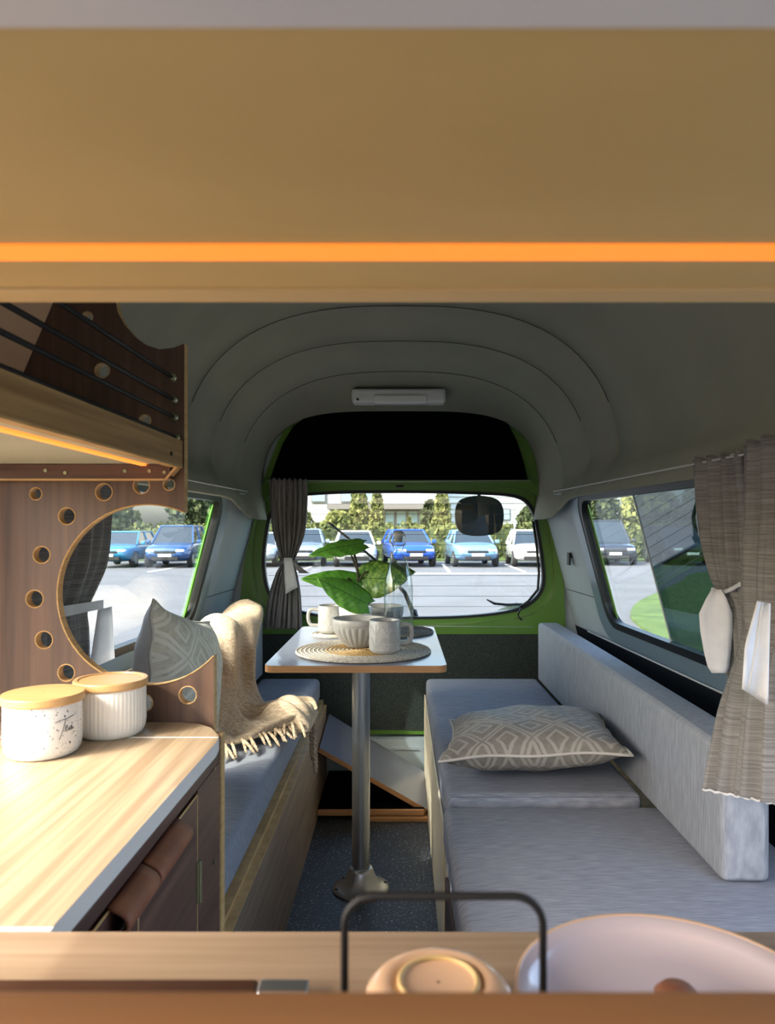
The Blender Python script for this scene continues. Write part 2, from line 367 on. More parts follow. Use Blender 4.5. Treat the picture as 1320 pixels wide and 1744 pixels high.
# headliner
def prof(y, T, W, s0, n=2.7):                     # one cross-section from left foot to right foot
    out = []; N = 48
    zs = s0
    for i in range(N + 1):
        a = pi * (1 - i / N)
        ca, sa = cos(a), sin(a)
        x = W * (abs(ca) ** (2 / n)) * (1 if ca > 0 else -1); z = zs + (T - zs) * abs(sa) ** (2 / n)
        k = max(0, 1 - (z - zs) / .14); k = k * k * (3 - 2 * k)
        base = (wx(y, 1.19) - .024) * (1 if ca > 0 else -1)
        if abs(ca) > .2: x = x * (1 - k) + base * k
        out.append(Vector((x, y, z)))
    return out
secs = [(-1, 1.83, .78, 1.165), (.4, 1.83, .76, 1.165), (1.3, 1.82, .74, 1.162), (2.0, 1.80, .728, 1.162), (2.20, 1.79, .724, 1.162), (2.29, 1.750, .694, 1.162), (2.297, 1.778, .715, 1.162),
        (2.40, 1.765, .707, 1.162), (2.48, 1.748, .698, 1.162), (2.54, 1.704, .666, 1.162), (2.547, 1.734, .692, 1.162), (2.66, 1.716, .682, 1.155), (2.73, 1.700, .672, 1.135), (2.79, 1.652, .634, 1.12),
        (2.797, 1.684, .660, 1.118), (2.90, 1.655, .645, 1.092, 2.9), (3.00, 1.625, .63, 1.09, 3.1), (3.08, 1.595, .618, 1.088, 3.4), (3.14, 1.56, .605, 1.088, 3.8), (3.19, 1.548, .60, 1.088, 4)]
b = B(); vs = []; N1 = 49
for s_ in secs: vs += prof(*s_)
fs = []
for i in range(len(secs) - 1):
    for j in range(N1 - 1):
        # the left side is open beside the kitchen, from the sill to above the shelf
        if secs[i + 1][0] < 1.31 and secs[i][0] > -1.1 and j < 2: continue
        fs.append((i * N1 + j, i * N1 + j + 1, (i + 1) * N1 + j + 1, (i + 1) * N1 + j))
b.add(vs, fs); ceiling = b.build('ceiling', M['liner'], smooth=True, kind='structure')
for k_ in (5, 9, 13):
    pr = prof(*secs[k_]); t = B(); t.tube([Vector((p.x * .992, p.y - .001, p.z - .0058)) for p in pr[6:-6]], .0011, 6); t.build('rib_shade_line', M['cord'], ceiling, smooth=True)  # dark lines drawn in for the shade in each rib crease
m_ = ceiling.modifiers.new('e', 'EDGE_SPLIT'); m_.split_angle = R(50)
m_ = ceiling.modifiers.new('t', 'SOLIDIFY'); m_.thickness = .01; m_.offset = 0
b = B(); b.box(-.86, .86, -1, 3.2, -.04, 0); b.build('floor', M['floor'], kind='structure')
# ceiling lamp
cl = thing('ceiling_light', 'long white rectangular lamp on the grey ceiling above tailgate', 'ceiling light', at(679, 695, 3.0))
lp = at(679, 682, 2.98)
b = B(); b.box(lp.x - .19, lp.x + .19, 2.955, 3.04, lp.z - .012, lp.z + .045); b.build('housing', M['white'], cl, bevel=.012, seg=3)
b = B(); b.box(lp.x - .10, lp.x + .115, 2.945, 3.0, lp.z - .018, lp.z + .018); b.build('diffuser', M['ceramic'], cl, bevel=.008, seg=3)
b = B(); b.lathe([(.005, 0), (.005, .006)], (0, 0, 0), 12); b.v = [Vector((lp.x - .165 + v.x, 2.957 - v.z, lp.z + v.y)) for v in b.v]; b.build('switch', M['black'], cl)

# ------------------------------------------------------------------ tailgate
def tg(px, py, D=3.2): p = at(px, py, D); return (p.x, p.z)
def fr(Y): return lambda u, v, ww: Vector((u, Y + ww, v))
outer = [(415, 1083), (412, 1020), (418, 960), (436, 880), (455, 806), (476, 752), (500, 712), (530, 695), (570, 688), (680, 686), (790, 688), (838, 697), (874, 712), (900, 742), (918, 792), (934, 850), (948, 920), (958, 1000), (960, 1060), (957, 1083)]
outer = [tg(*p) for p in outer][::-1]
glassout = [(447, 960), (452, 905), (463, 868), (492, 846), (560, 838), (680, 836), (800, 838), (880, 844), (908, 866), (918, 905), (926, 960), (927, 995), (914, 1020), (880, 1040), (800, 1051), (680, 1054), (560, 1052), (482, 1034), (456, 1010)]
GO = smoothpoly([tg(*p) for p in glassout][::-1], 4)
cx0, cz0 = tg(686, 950)
big = [(cx0 + (x - cx0) * 1.065, cz0 + (z - cz0) * 1.10) for x, z in GO]
tail = plate(outer, [big], .05, fr(3.165), False).build('door_1', M['green'], kind='structure', bevel=.01, seg=3)
plate([(cx0 + (x - cx0) * 1.075, cz0 + (z - cz0) * 1.115) for x, z in GO], [GO], .025, fr(3.2), False).build('window_recess', M['green'], tail, bevel=.012, seg=3)
GI = [(cx0 + (x - cx0) * .982, cz0 + (z - cz0) * .968) for x, z in GO]
plate([(cx0 + (x - cx0) * 1.004, cz0 + (z - cz0) * 1.008) for x, z in GO], [GI], .03, fr(3.195), False).build('window_gasket', M['black'], tail, bevel=.004)
plate(GO, [], .001, fr(3.215), False).build('rear_glass', M['glass'], tail)
# black panel in the high roof above the window
RO = [(0.0 + (x - 0.006) * .985 + .006, 1.05 + (z - 1.05) * .985) for x, z in outer]
plate([(-.92, 0), (.92, 0), (wx(3.17, .635) + .02, .635), (wx(3.17, 1.1) + .02, 1.1), (.69, 1.3), (.67, 1.66), (-.67, 1.66), (-.69, 1.3), (-wx(3.17, 1.1) - .02, 1.1), (-wx(3.17, .635) - .02, .635)], [RO], .03, fr(3.175), False).build('wall_back', M['pillar'], kind='structure')
plate([(-.62, 1.24), (.66, 1.24), (.60, 1.60), (-.56, 1.60)], [], .02, fr(3.30), False).build('shading_skin', M['green'], tail)  # unseen plate, added to keep the sun off the outside mirror
b = B(); b.box(-.75, .78, 3.17, 3.36, 1.66, 1.70); b.build('trim_shading_edge', M['green'], kind='structure')  # unseen roof overhang, added to shade the outside mirror
blk = [(461, 817), (470, 790), (482, 757), (500, 727), (520, 712), (550, 703), (600, 699), (680, 698), (760, 699), (815, 702), (848, 709), (866, 724), (880, 752), (892, 790), (898, 817)]
plate([tg(*p, 3.16) for p in blk][::-1], [], .012, fr(3.148), False).build('roof_panel', M['blackcloth'], tail, bevel=.003)
b = B(); b.box(*[tg(x, 0, 3.16)[0] for x in (452, 906)], 3.146, 3.162, tg(0, 823, 3.16)[1], tg(0, 818, 3.16)[1]); b.build('panel_rail', M['green'], tail, bevel=.002)
b = B(); p = at(681, 828, 3.16); b.box(p.x - .017, p.x + .017, 3.155, 3.175, p.z - .005, p.z + .005); b.build('latch_slot', M['black'], tail, bevel=.003)
# lower tailgate: carpet board, green edge
z1 = tg(0, 1082)[1]
b = B(); b.box(-.70, .72, 3.15, 3.2, .185, z1 + .01); b.build('lower_panel', M['carpet'], tail)
b = B(); b.box(-.66, .68, 3.155, 3.22, .165, .185); b.build('green_edge', M['green'], tail)
b = B(); b.lathe([(.008, 0), (.008, .006)], (0, 0, 0), 12); b.v = [Vector((at(686, 1232, 3.15).x + v.x, 3.149 - v.z, .22 + v.y)) for v in b.v]; b.build('panel_plug', M['black'], tail)
# heating wires across the rear glass
for k in range(11):
    z = tg(0, 858 + 17.5 * k, 3.21)[1]
    xs = [x for i in range(len(GI)) for (x, za), (x2, zb) in [(GI[i], GI[(i + 1) % len(GI)])] if (za - z) * (zb - z) <= 0]
    b = B(); b.box(min(xs) + .01, max(xs) - .01, 3.2115, 3.2125, z - .0008, z + .0008); b.build('heating_wire', M['wire'], tail)
# wiring loop in the lower right corner of the glass
b = B(); b.tube([at(*q) for q in ((908, 888, 3.2), (914, 930, 3.19), (918, 975, 3.19), (916, 1004, 3.19), (900, 1024, 3.19), (885, 1034, 3.19))], .006, 8); b.build('edge_cable', M['black'], tail, smooth=True)
b = B(); b.tube([at(*q) for q in ((887, 1036, 3.17), (882, 1046, 3.15), (884, 1052, 3.145), (889, 1056, 3.145))], .004, 8); b.build('cable_plug', M['black'], tail, smooth=True)
# rear wiper outside the glass
wp = thing('rear_wiper', 'black wiper arm resting diagonally outside the rear glass', 'wiper', at(705, 1050, 3.26))
b = B(); b.tube([at(*q) for q in ((706, 1050, 3.26), (690, 1010, 3.26), (640, 955, 3.26), (612, 930, 3.26))], [.012, .009, .006, .005], 8); b.build('arm', M['black'], wp, smooth=True)
b = B(); b.tube([at(*q) for q in ((650, 962, 3.25), (600, 922, 3.25), (560, 890, 3.25))], .006, 6); b.build('blade', M['black'], wp, smooth=True)
b = B(); b.tube([at(*q) for q in ((708, 1056, 3.24), (704, 1040, 3.26))], .016, 10); b.build('pivot', M['black'], wp, smooth=True)
w2 = B(); w2.tube([at(*q) for q in ((829, 1021, 3.24), (842, 1028, 3.24), (862, 1030, 3.24), (890, 1029, 3.24))], [.003, .006, .006, .005], 8)
tag(w2.build('washer_hose', M['black'], smooth=True), 'short black hose lying at lower right of rear glass', 'hose')
b = B(); b.prism([tg(*q, 3.27) for q in ((845, 1040), (888, 1036), (880, 1026))][::-1], fr(3.27), 0, .003)
tag(b.build('paper_slip', M['lining']), 'white pointed slip outside the lower right of the rear glass', 'slip')
# outside mirror
mr = thing('rear_view_mirror', 'black rounded square parking mirror hanging outside the rear glass', 'mirror', at(816, 913, 3.45))
mo = smoothpoly([tg(*q, 3.45) for q in ((776, 866), (786, 850), (816, 844), (846, 850), (857, 866), (857, 890), (848, 907), (816, 913), (788, 909), (777, 893))][::-1], 4)
mcx, mcz = tg(816, 879, 3.45)
plate(mo, [], .03, fr(3.45), False).build('shell', M['black'], mr, bevel=.012, seg=4)
plate([(mcx + (x - mcx) * .86, mcz + (z - mcz) * .82) for x, z in mo], [], .004, fr(3.447), False).build('face', mat('mirror_back', (22, 28, 30), .35), mr, bevel=.0015)
b = B(); b.tube([at(816, 848, 3.46), at(816, 836, 3.46), at(816, 826, 3.3)], .008, 8); b.build('bracket', M['black'], mr, smooth=True)

# sill at the tailgate foot: pale metal panel with pressed rectangle
sill = thing('tailgate_sill', 'pale blue-grey metal sill with pressed rectangle below green edge', 'sill', (0, 3.1, 0))
b = B(); b.box(-.68, .70, 3.08, 3.12, -.02, .165); b.build('sill_panel', M['pillar'], sill)
plate(rrect(-.05, .10, .03, .135, .025), [rrect(-.038, .088, .042, .123, .018)], .008, fr(3.073), False).build('pressed_ridge', M['pillar'], sill, bevel=.003)

# ------------------------------------------------------------------ benches
def cushion(name, x0, x1, y0, y1, z0, z1, m, label, cat, r=.018, puff=.008, group=None):
    b = B(); nx = 8; ny = 14
    cx, cy = (x0 + x1) / 2, (y0 + y1) / 2
    o = thing(name, label, cat, (cx, cy, z0), group=group)
    def f(u, v, top):
        x = x0 + (x1 - x0) * u; y = y0 + (y1 - y0) * v
        k = (1 - (2 * u - 1) ** 4) * (1 - (2 * v - 1) ** 4)
        return Vector((x, y, (z1 - puff + puff * k) if top else z0))
    b.grid(lambda u, v: f(u, v, True), nx, ny)
    b.grid(lambda u, v: f(1 - u, v, False), nx, ny)
    n = nx * ny
    ring = [i * ny for i in range(nx)] + [(nx - 1) * ny + j for j in range(1, ny)] + [i * ny + ny - 1 for i in range(nx - 2, -1, -1)] + [j for j in range(ny - 2, 0, -1)]
    def other(i): a, c = divmod(i, ny); return n + (nx - 1 - a) * ny + c
    for k in range(len(ring)):
        a, c = ring[k], ring[(k + 1) % len(ring)]
        b.f.append((a, other(a), other(c), c)); b.m.append(0)
    b.build('cover', m, o, bevel=r, seg=3, bang=50)
    t = B(); zz = z1 - puff - .004
    t.tube([(x0 + .012, y0 - .0005, zz), (x1 - .012, y0 - .0005, zz)], .0022, 6); 
    t.build('seam_piping', m, o)
    return o
# right bench
cushion('seat_cushion', .105, .563, 1.70, 3.02, .345, .442, M['fabric'], 'rear blue-grey seat cushion on right bench below the patterned pillow', 'cushion')
cushion('seat_cushion', .098, .76, .66, 1.69, .32, .424, M['fabric'], 'wide near seat cushion on the right bench close to the kitchen counter', 'cushion', puff=.012)
cushion('backrest_cushion', .565, .652, 1.29, 3.02, .426, .667, M['fabricv'], 'long upright backrest cushion against the right wall', 'cushion', r=.016, puff=.004)
rb = thing('bench_base', 'right bench box with pale laminate front beside the floor aisle', 'bench', (.4, 1.8, 0))
b = B(); b.box(.1045, .135, .66, 3.04, 0, .318); b.build('front_panel', M['cream'], rb, bevel=.001)
b = B(); b.box(.0985, .1042, 1.72, 3.04, 0, .362); b.build('front_lip', M['cream'], rb, bevel=.002)
b = B(); b.box(.135, .70, .66, 3.04, .30, .318); b.build('bench_top', M['ply'], rb)
for y0, y1 in ((.80, 1.18), (1.22, 1.60)):
    b = B(); b.box(.0975, .1043, y0, y1, .02, .29); b.build('door', M['walnuty'], rb, bevel=.001)
b = B(); b.box(.0945, .1043, 1.195, 1.207, .01, .30); b.build('edge_strip', M['cream'], rb)
# left bench
cushion('seat_cushion', -.575, -.33, 1.18, 3.02, .345, .442, M['fabric'], 'blue-grey seat cushion on left bench under the knitted blanket', 'cushion')
cushion('backrest_cushion', -.66, -.565, 1.9, 3.02, .445, .69, M['fabricv'], 'upright backrest cushion against left wall under the knitted blanket', 'cushion', r=.02, puff=.004)
lb = thing('bench_base', 'left bench box with wooden front along the floor aisle', 'bench', (-.5, 2.1, 0))
b = B(); b.box(-.318, -.30, 1.165, 2.98, 0, .33); b.build('front_panel', M['benchboard'], lb, bevel=.001)
b = B(); b.box(-.3185, -.2995, 1.165, 2.98, .33, .334); b.build('panel_edge', M['ply'], lb)
b = B(); b.box(-.70, -.318, 1.165, 3.03, .31, .343); b.build('bench_top', M['ply'], lb)
b = B(); b.box(-.318, -.30, 2.96, 2.98, 0, .333); b.build('end_strip', M['plyo'], lb)

# stowed boards between the benches
def slanted(name, pts, th, mats, label, cat):
    a, b2, c, d = [Vector(p) for p in pts]
    nrm = (b2 - a).cross(d - a).normalized() * -th
    if nrm.z > 0: nrm = -nrm
    bb = B(); vs = [a, b2, c, d, a + nrm, b2 + nrm, c + nrm, d + nrm]
    bb.add(vs, [(0, 1, 2, 3)], 0); bb.add(vs, [(7, 6, 5, 4), (0, 4, 5, 1), (1, 5, 6, 2), (2, 6, 7, 3), (3, 7, 4, 0)], 1)
    o = bb.build(name, mats, bevel=.002); tag(o, label, cat); return o
slanted('table_leaf', [(-.293, 2.66, .255), (.098, 2.66, .012 + .02), (.098, 3.02, .05), (-.293, 3.02, .287)], .018, [M['tabletop'], M['plyo']], 'grey-topped loose board leaning sideways between the benches behind the table leg', 'board')
b = B(); b.box(-.298, .085, 2.64, 3.06, .022, .04); o = b.build('floor_board', [M['blackcloth']]); tag(o, 'black-topped board lying flat on the floor below the leaning board', 'board')
WLOC[o.name] = o.location.copy()
b = B(); b.box(-.298, .085, 2.628, 2.64, .02, .042); b.build('front_edge', M['plyo'], o, bevel=.003)
b = B(); b.box(-.17, .10, 2.622, 2.9, 0, .018); tag(b.build('floor_board', M['plyo'], bevel=.003), 'lower plywood board under the black-topped board', 'board')

# ------------------------------------------------------------------ table
TZ = .70; TX = -.115
tb = thing('dining_table', 'grey-topped pedestal table with plywood edge in the aisle', 'table', (TX, 2.14, 0))
top = rrect(-.349, .119, 1.87, 2.62, .025)
plate(top, [], .018, lambda u, v, ww: Vector((u, v, TZ - .018 + ww))).build('tabletop', [M['tabletop'], M['plyo']], tb)
b = B(); b.lathe([(.026, .03), (.026, .67)], (TX, 2.14, 0), 36); b.build('pole', M['alu'], tb, smooth=False, bevel=.001)
tb.children[-1].data.polygons.foreach_set('use_smooth', [True] * len(tb.children[-1].data.polygons))
b = B(); b.lathe([(.082, 0), (.082, .006), (.07, .009), (.050, .022), (.036, .055), (.033, .062), (.027, .064)], (TX, 2.14, 0), 40); b.build('floor_flange', M['alu'], tb, smooth=True)
b = B(); b.lathe([(.034, .655), (.04, .672), (.075, .678), (.075, .682)], (TX, 2.14, 0), 32); b.build('top_flange', M['alu'], tb, smooth=True)
for k in range(6):
    a = 2 * pi * k / 6 + .3; b = B(); b.lathe([(.0045, .006), (.0045, .0095), (.003, .0105)], (TX + .073 * cos(a), 2.14 + .073 * sin(a), 0), 10); b.build('screw', M['black'], tb)

# ------------------------------------------------------------------ things on the table
def placemat(c, r, m, label, n=20):
    o = thing('placemat', label, 'placemat', (c[0], c[1], TZ), group='round woven placemats on the table')
    b = B(); b.lathe([(r * .96, 0), (r, .003), (r * .97, .006), (.001, .006)], (0, 0, 0), 64); b.build('woven_disc', m, o, local=True)
    nr = int(r / .012); b = B(); g = B()
    for k in range(1, nr + 1):
        rr = r * k / nr - .004; (g if (rr < r * .55 and m is M['jute'] and r > .1) else b).tube([(rr * cos(a), rr * sin(a), .0058) for a in [2 * pi * i / 56 for i in range(56)]], .0026, 5, True)
    b.build('coil', m, o, local=True, smooth=True)['kind'] = 'stuff'
    if g.v: g.build('golden_centre', M['jutegold'], o, local=True, smooth=True)['kind'] = 'stuff'
    return o
placemat((-.105, 2.083), .192, M['jute'], 'large pale jute placemat at front of table under the fluted bowl')
placemat((-.028, 2.47), .14, M['jutedark'], 'grey woven placemat at back right of the table')
placemat((-.225, 2.40), .068, M['jute'], 'small pale woven mat under the mug at back left of table')

def mug(loc, rotz, label):
    o = thing('mug', label, 'mug', loc, (0, 0, rotz), 'stoneware mugs on the table')
    b = B(); b.lathe([(.001, 0), (.034, 0), (.036, .003), (.0418, .007), (.0425, .015), (.0425, .088), (.041, .091), (.039, .088), (.0385, .012), (.001, .010)], n=48, caps=False); b.build('cup', M['stone'], o, local=True, smooth=True)
    b = B(); pts = [(.040, 0, .075), (.058, 0, .077), (.072, 0, .072), (.076, 0, .055), (.074, 0, .038), (.066, 0, .026), (.040, 0, .024)]
    b.tube(spline(pts, 5), .0058, 10); b.build('handle', M['stone'], o, local=True, smooth=True)
    b = B(); Rr = .0427
    def st(a0, z0, a1, z1):
        b.tube([(Rr * cos(a0 + (a1 - a0) * t / 6), Rr * sin(a0 + (a1 - a0) * t / 6), z0 + (z1 - z0) * t / 6) for t in range(7)], .0007, 4)
    for k in range(8):
        a = k * pi / 4; d = pi / 4
        for z in (.012, .047):
            st(a, z, a + d / 2, z + .032); st(a + d / 2, z + .032, a + d, z); st(a, z, a + d, z) 
            st(a, z + .016, a + d, z + .016)
        st(a, .012, a, .082)
    b.build('relief_lines', M['stonel'], o, local=True)
    return o
MZ = TZ + .0088
m1 = mug((-.043, 2.02, MZ), R(12), 'front stoneware mug with handle on the right, beside fluted bowl')
copy_thing(m1, (-.226, 2.40, MZ), (0, 0, R(178)), 'stoneware mug at the back left with handle on the left')
def bowl(loc, label):
    o = thing('bowl', label, 'bowl', loc, group='fluted grey bowls on the table')
    def rf(a, i): return 1 + ((.075 * abs(sin(a * 12)) ** .8 - .045) * min(1, (i - 1) / 2, (9 - i) / 1.2) if 2 <= i <= 8 else 0)
    b = B(); b.lathe([(.001, 0), (.036, 0), (.042, .006), (.050, .014), (.0575, .023), (.0635, .032), (.0685, .041), (.072, .049), (.0745, .056), (.0755, .060), (.0765, .062), (.077, .079), (.0755, .082), (.073, .079), (.066, .045), (.045, .014), (.001, .010)], n=168, rf=rf, caps=False); b.build('body', M['stone'], o, local=True, smooth=True)
    b = B(); b.tube([(.0772 * cos(a), .0772 * sin(a), .066) for a in [2 * pi * i / 60 for i in range(60)]], .0012, 5, True); b.build('rim_bead', M['stone'], o, local=True, smooth=True)
    return o
b1 = bowl((-.120, 2.13, MZ), 'fluted grey stoneware bowl in the middle of front placemat')
copy_thing(b1, (-.066, 2.47, MZ), (0, 0, .2), 'fluted grey bowl at back right behind the glass bottle')
# bottle
bo = thing('glass_bottle', 'clear glass swing-top bottle behind the front mug', 'bottle', (-.006, 2.195, MZ))
b = B(); b.lathe([(.001, .006), (.038, 0), (.043, .004), (.044, .012), (.044, .165), (.040, .195), (.028, .235), (.019, .262), (.016, .275), (.0155, .30), (.018, .302), (.018, .312), (.0145, .314)], n=48, caps=False); b.build('body', M['bottle'], bo, local=True, smooth=True)
b = B(); b.lathe([(.012, .300), (.0125, .316), (.016, .318), (.017, .326), (.012, .332)], n=24); b.build('stopper', mat('pale_stopper', (196, 198, 196), .3), bo, local=True, smooth=True)
b = B(); b.tube(spline([(-.018, 0, .29), (-.0215, -.004, .305), (-.015, 0, .328), (0, 0, .334), (.015, 0, .328), (.0215, -.004, .305), (.018, 0, .29)], 5), .0013, 6)
b.tube([(.0185 * cos(a), .0185 * sin(a), .29) for a in [2 * pi * i / 24 for i in range(24)]], .0012, 6, True); b.tube([(-.018, -.003, .30), (-.012, -.022, .276), (.012, -.022, .276), (.018, -.003, .30)], .0012, 6); b.build('wire_bail', M['chrome'], bo, local=True, smooth=True)
# planter with plant
pc = Vector((-.142, 2.32, TZ))
pl = thing('potted_plant', 'small leafy plant in white ribbed pot at the table centre', 'plant', tuple(pc))
b = B(); b.lathe([(.001, 0), (.040, 0), (.043, .004), (.052, .10), (.050, .103), (.048, .10), (.042, .085), (.001, .085)], n=144, rf=lambda a, i: 1 + (.02 * cos(a * 36) if 2 <= i <= 3 else 0), caps=False); b.build('pot', M['ceramic'], pl, local=True, smooth=True)
b = B(); b.lathe([(.001, .086), (.045, .088)], n=24, caps=False); b.build('soil', mat('soil', (48, 38, 30), .95), pl, local=True)
DP = 2.32
b = B(); b.tube(spline([at(614, 1040, DP), at(611, 1000, DP), at(608, 965, DP), at(603, 942, DP)], 5), .0042, 8); b.tube(spline([at(610, 975, DP), at(600, 950, DP), at(597, 938, DP)], 4), .003, 7)
b.tube(spline([at(612, 1005, DP), at(600, 990, DP), at(592, 985, DP - .03)], 4), .003, 7); b.tube(spline([at(610, 990, DP), at(622, 975, DP), at(634, 975, DP + .02)], 4), .003, 7); b.tube(spline([at(614, 1038, DP), at(620, 1028, DP - .03), at(622, 1024, DP - .05)], 4), .003, 7)
b.build('stem', M['stem'], pl, smooth=True)
def leaf(base, tip, hw, nrm, m, sag=.02, fold=.25):
    base, tip = Vector(base), Vector(tip); ax = tip - base; L_ = ax.length; ax.normalize()
    nrm = Vector(nrm); nrm = (nrm - ax * nrm.dot(ax)).normalized(); sd = ax.cross(nrm)
    def wid(s): return hw * (1.0 * (sin(pi * min(1, s ** .62)) ** .75)) if 0 < s < 1 else 0.0005
    def f(u, v):
        t = v * 2 - 1; s = u
        back = -.10 * L_ * (abs(t) ** 1.2) * max(0, 1 - s * 3.2)       # heart lobes
        p = base + ax * (s * L_ + back) + sd * (t * wid(max(s, .035)))
        p += nrm * (-sag * (s * s) * 1.2 + fold * abs(t) * wid(s) * .5 - abs(t) ** 2 * wid(s) * .28 + .0025 * sin(abs(t) * 5 + s * 26) * abs(t))
        return p
    b = B(); b.grid(f, 22, 13); o = b.build('leaf', m, pl, smooth=True, solid=.0008)
    v = B(); v.tube([f(i / 20, .5) + nrm * .0006 for i in range(1, 20)], .0011, 5)
    for k in range(3, 17, 2):
        for e in (0, 1):
            v.tube([f((k + 2.6 * q) / 20, .5 + (.5 - e) * .84 * q) + nrm * .0007 for q in (0, .35, .7, 1)], .0005, 4)
    v.build('vein', M['vein'], o) if False else v.build('vein', M['vein'], pl)
leaf(at(619, 926, DP - .01), at(526, 934, DP - .06), .040, (0.1, -.62, .8), M['leaf'], .025)
leaf(at(614, 990, DP + .0), at(513, 984, DP - .04), .034, (-.1, -.95, .3), M['leaf'], .012)
leaf(at(627, 1030, DP - .05), at(541, 984, DP - .10), .046, (-.25, -.85, .5), M['leaf'], .005)
leaf(at(611, 985, DP + .01), at(694, 986, DP - .04), .062, (.12, -.95, .3), M['leafm'], .0)
leaf(at(630, 975, DP + .03), at(708, 968, DP + .04), .044, (.1, -.7, .6), M['leafm'], .015)

# ------------------------------------------------------------------ kitchen on the left
# transverse panel with the round opening
PY = 1.14
def pp(px, py): p = at(px, py, PY); return (p.x, p.z)
cxp, cyp, rp = 251, 1013, 153.6
def pa(a): return pp(cxp + rp * cos(a), cyp - rp * sin(a))
a0 = math.acos((314 - cxp) / rp); a1 = 2 * pi - math.acos((364.5 - cxp) / rp)
arc = [pa(a0 + (a1 - a0) * i / 44) for i in range(45)]
outl = [(-.80, 0), (pp(364.5, 0)[0], 0)] + arc[::-1] + [pp(314, 585)] + [pp(*q) for q in ((296, 592), (272, 595), (250, 588), (230, 574), (212, 553), (201, 533), (196, 510), (195, 480))] + [(-.80, pp(0, 480)[1])]
HL = [(61, 841, 10.5), (177, 838, 14.5), (241, 827, 14), (288, 825, 10), (114, 879, 14.5), (71, 945, 14.5), (59, 1020, 15), (75, 1090, 15), (113, 1146, 14.5), (320, 1184, 15), (245, 1197, 15), (174, 631, 12.5), (149, 540, 9), (247, 716, 10), (-20, 1000, 15)]
holes = [circ(*pp(x, y), r * PY / F) for x, y, r in HL]
partition = thing('partition_panel', 'dark walnut partition panel with a big round opening and small holes', 'panel', (-.55, PY, 0))
plate(outl, holes, .018, fr(PY)).build('board', [M['walnut'], M['ply']], partition)
for (x, y, r) in HL[:14]:
    c = pp(x, y); rr = r * PY / F
    b = B(); b.tube([(c[0] + rr * cos(t), PY - .0003, c[1] + rr * sin(t)) for t in [2 * pi * i / 24 for i in range(24)]], .0009, 4, True); b.build('hole_edge', M['ply'], partition)
b = B(); b.tube([(p[0], PY - .0003, p[1]) for p in arc], .0011, 4); b.build('opening_edge', M['ply'], partition)
for q in ((88, 803), (121, 807), (221, 804), (262, 804), (287, 806)):
    c = pp(*q); b = B(); b.lathe([(.0028, 0), (.0028, .002)], n=10); b.v = [Vector((c[0] + v.x, PY - .019 - v.z, c[1] + v.y)) for v in b.v]; b.build('screw', M['brass'], partition)

# upper shelf along the left wall
SY0, SY1 = .56, 1.139
sh = thing('wall_shelf', 'oak-fronted wall shelf with black guard cords at the upper left', 'shelf', (-.48, .85, 1.147))
b = B(); b.box(-.352, -.338, SY0, SY1 - .0, 1.145, 1.186); b.build('fascia', M['fascia'], sh, bevel=.001)
b = B(); b.box(-.64, -.352, SY0, SY1, 1.149, 1.162); b.build('bottom_board', M['under'], sh)
b = B(); b.box(-.3522, -.3378, SY0, SY1, 1.1435, 1.146); b.build('lower_edge', M['ply'], sh)
b = B(); b.box(-.396, -.388, SY0, SY1 - .004, 1.1455, 1.149); b.build('led_strip', M['led2'], sh, label='glowing orange light strip')
b = B(); b.prism([(-.655, 1.162), (-.64, 1.162), (-.535, 1.41), (-.55, 1.41)], lambda u, v, ww: Vector((u, ww, v)), SY0, SY1); b.build('back_board', mat('tan_back_board', (240, 200, 156), .6), sh)
bt = B(); bt.box(-.80, -.352, 1.121, 1.139, 1.126, 1.148); bt.build('batten', M['walnuth'], sh)
b = B(); b.box(-.80, -.36, 1.1205, 1.139, 1.1235, 1.126); b.build('batten_edge', M['ply'], sh)
b = B(); b.prism([(-.362, 1.1235), (-.358, 1.1235), (-.3385, 1.146), (-.344, 1.146)], lambda u, v, ww: Vector((u, ww, v)), 1.1205, 1.139); b.build('batten_end', M['ply'], sh)
for (px, py), D in (((294, 709), 0), ((293, 679), 0), ((291, 641), 0), ((297, 744), 0)):
    e = at(px, py, 1.128)
    b = B(); b.tube([(e.x, SY0, e.z), (e.x, 1.128, e.z)], .0032, 8); b.build('guard_cord', M['cord'], sh, smooth=True)
    b = B(); b.lathe([(.007, 0), (.007, .004), (.004, .006)], n=14); b.v = [Vector((e.x + v.x, 1.1395 - v.z, e.z + v.y)) for v in b.v]; b.build('cord_eyelet', M['brass'], sh, smooth=True)
b = B(); c = at(284, 776, 1.0); b.lathe([(.003, 0), (.003, .002)], n=10); b.v = [Vector((-.3378 + v.z, 1.08 + v.x, 1.16 + v.y)) for v in b.v]; b.build('screw', M['black'], sh)
b = B(); b.box(-.352, -.337, SY1 - .001, SY1 + .02, .0, .0) if False else None

# counter top and cabinet
CZ = .75
ct = thing('kitchen_counter', 'pale oak worktop with grey edging running along left side', 'worktop', (-.5, .8, CZ - .02))
pts = [(-.86, .549), (-.262, .549), (-.2585, 1.03), (-.262, 1.06), (-.285, 1.105), (-.31, 1.128), (-.34, 1.137), (-.86, 1.137)]
plate(pts, [], .02, lambda u, v, ww: Vector((u, v, CZ - .02 + ww))).build('worktop_board', [M['oak'], M['edgegrey']], ct)
b = B(); b.box(-.80, -.262, 1.0525, 1.0548, CZ, CZ + .0005); b.build('join_line', M['white'], ct)
b = B(); b.box(-.80, -.2605, .5465, .5515, CZ, CZ + .0006); b.build('end_line', M['white'], ct)
cb = thing('base_cabinet', 'dark walnut base cabinet with leather pull tabs under worktop', 'cabinet', (-.5, .75, 0))
b = B(); b.box(-.86, -.292, .30, 1.139, .02, .728); b.build('carcass', M['walnuty'], cb)
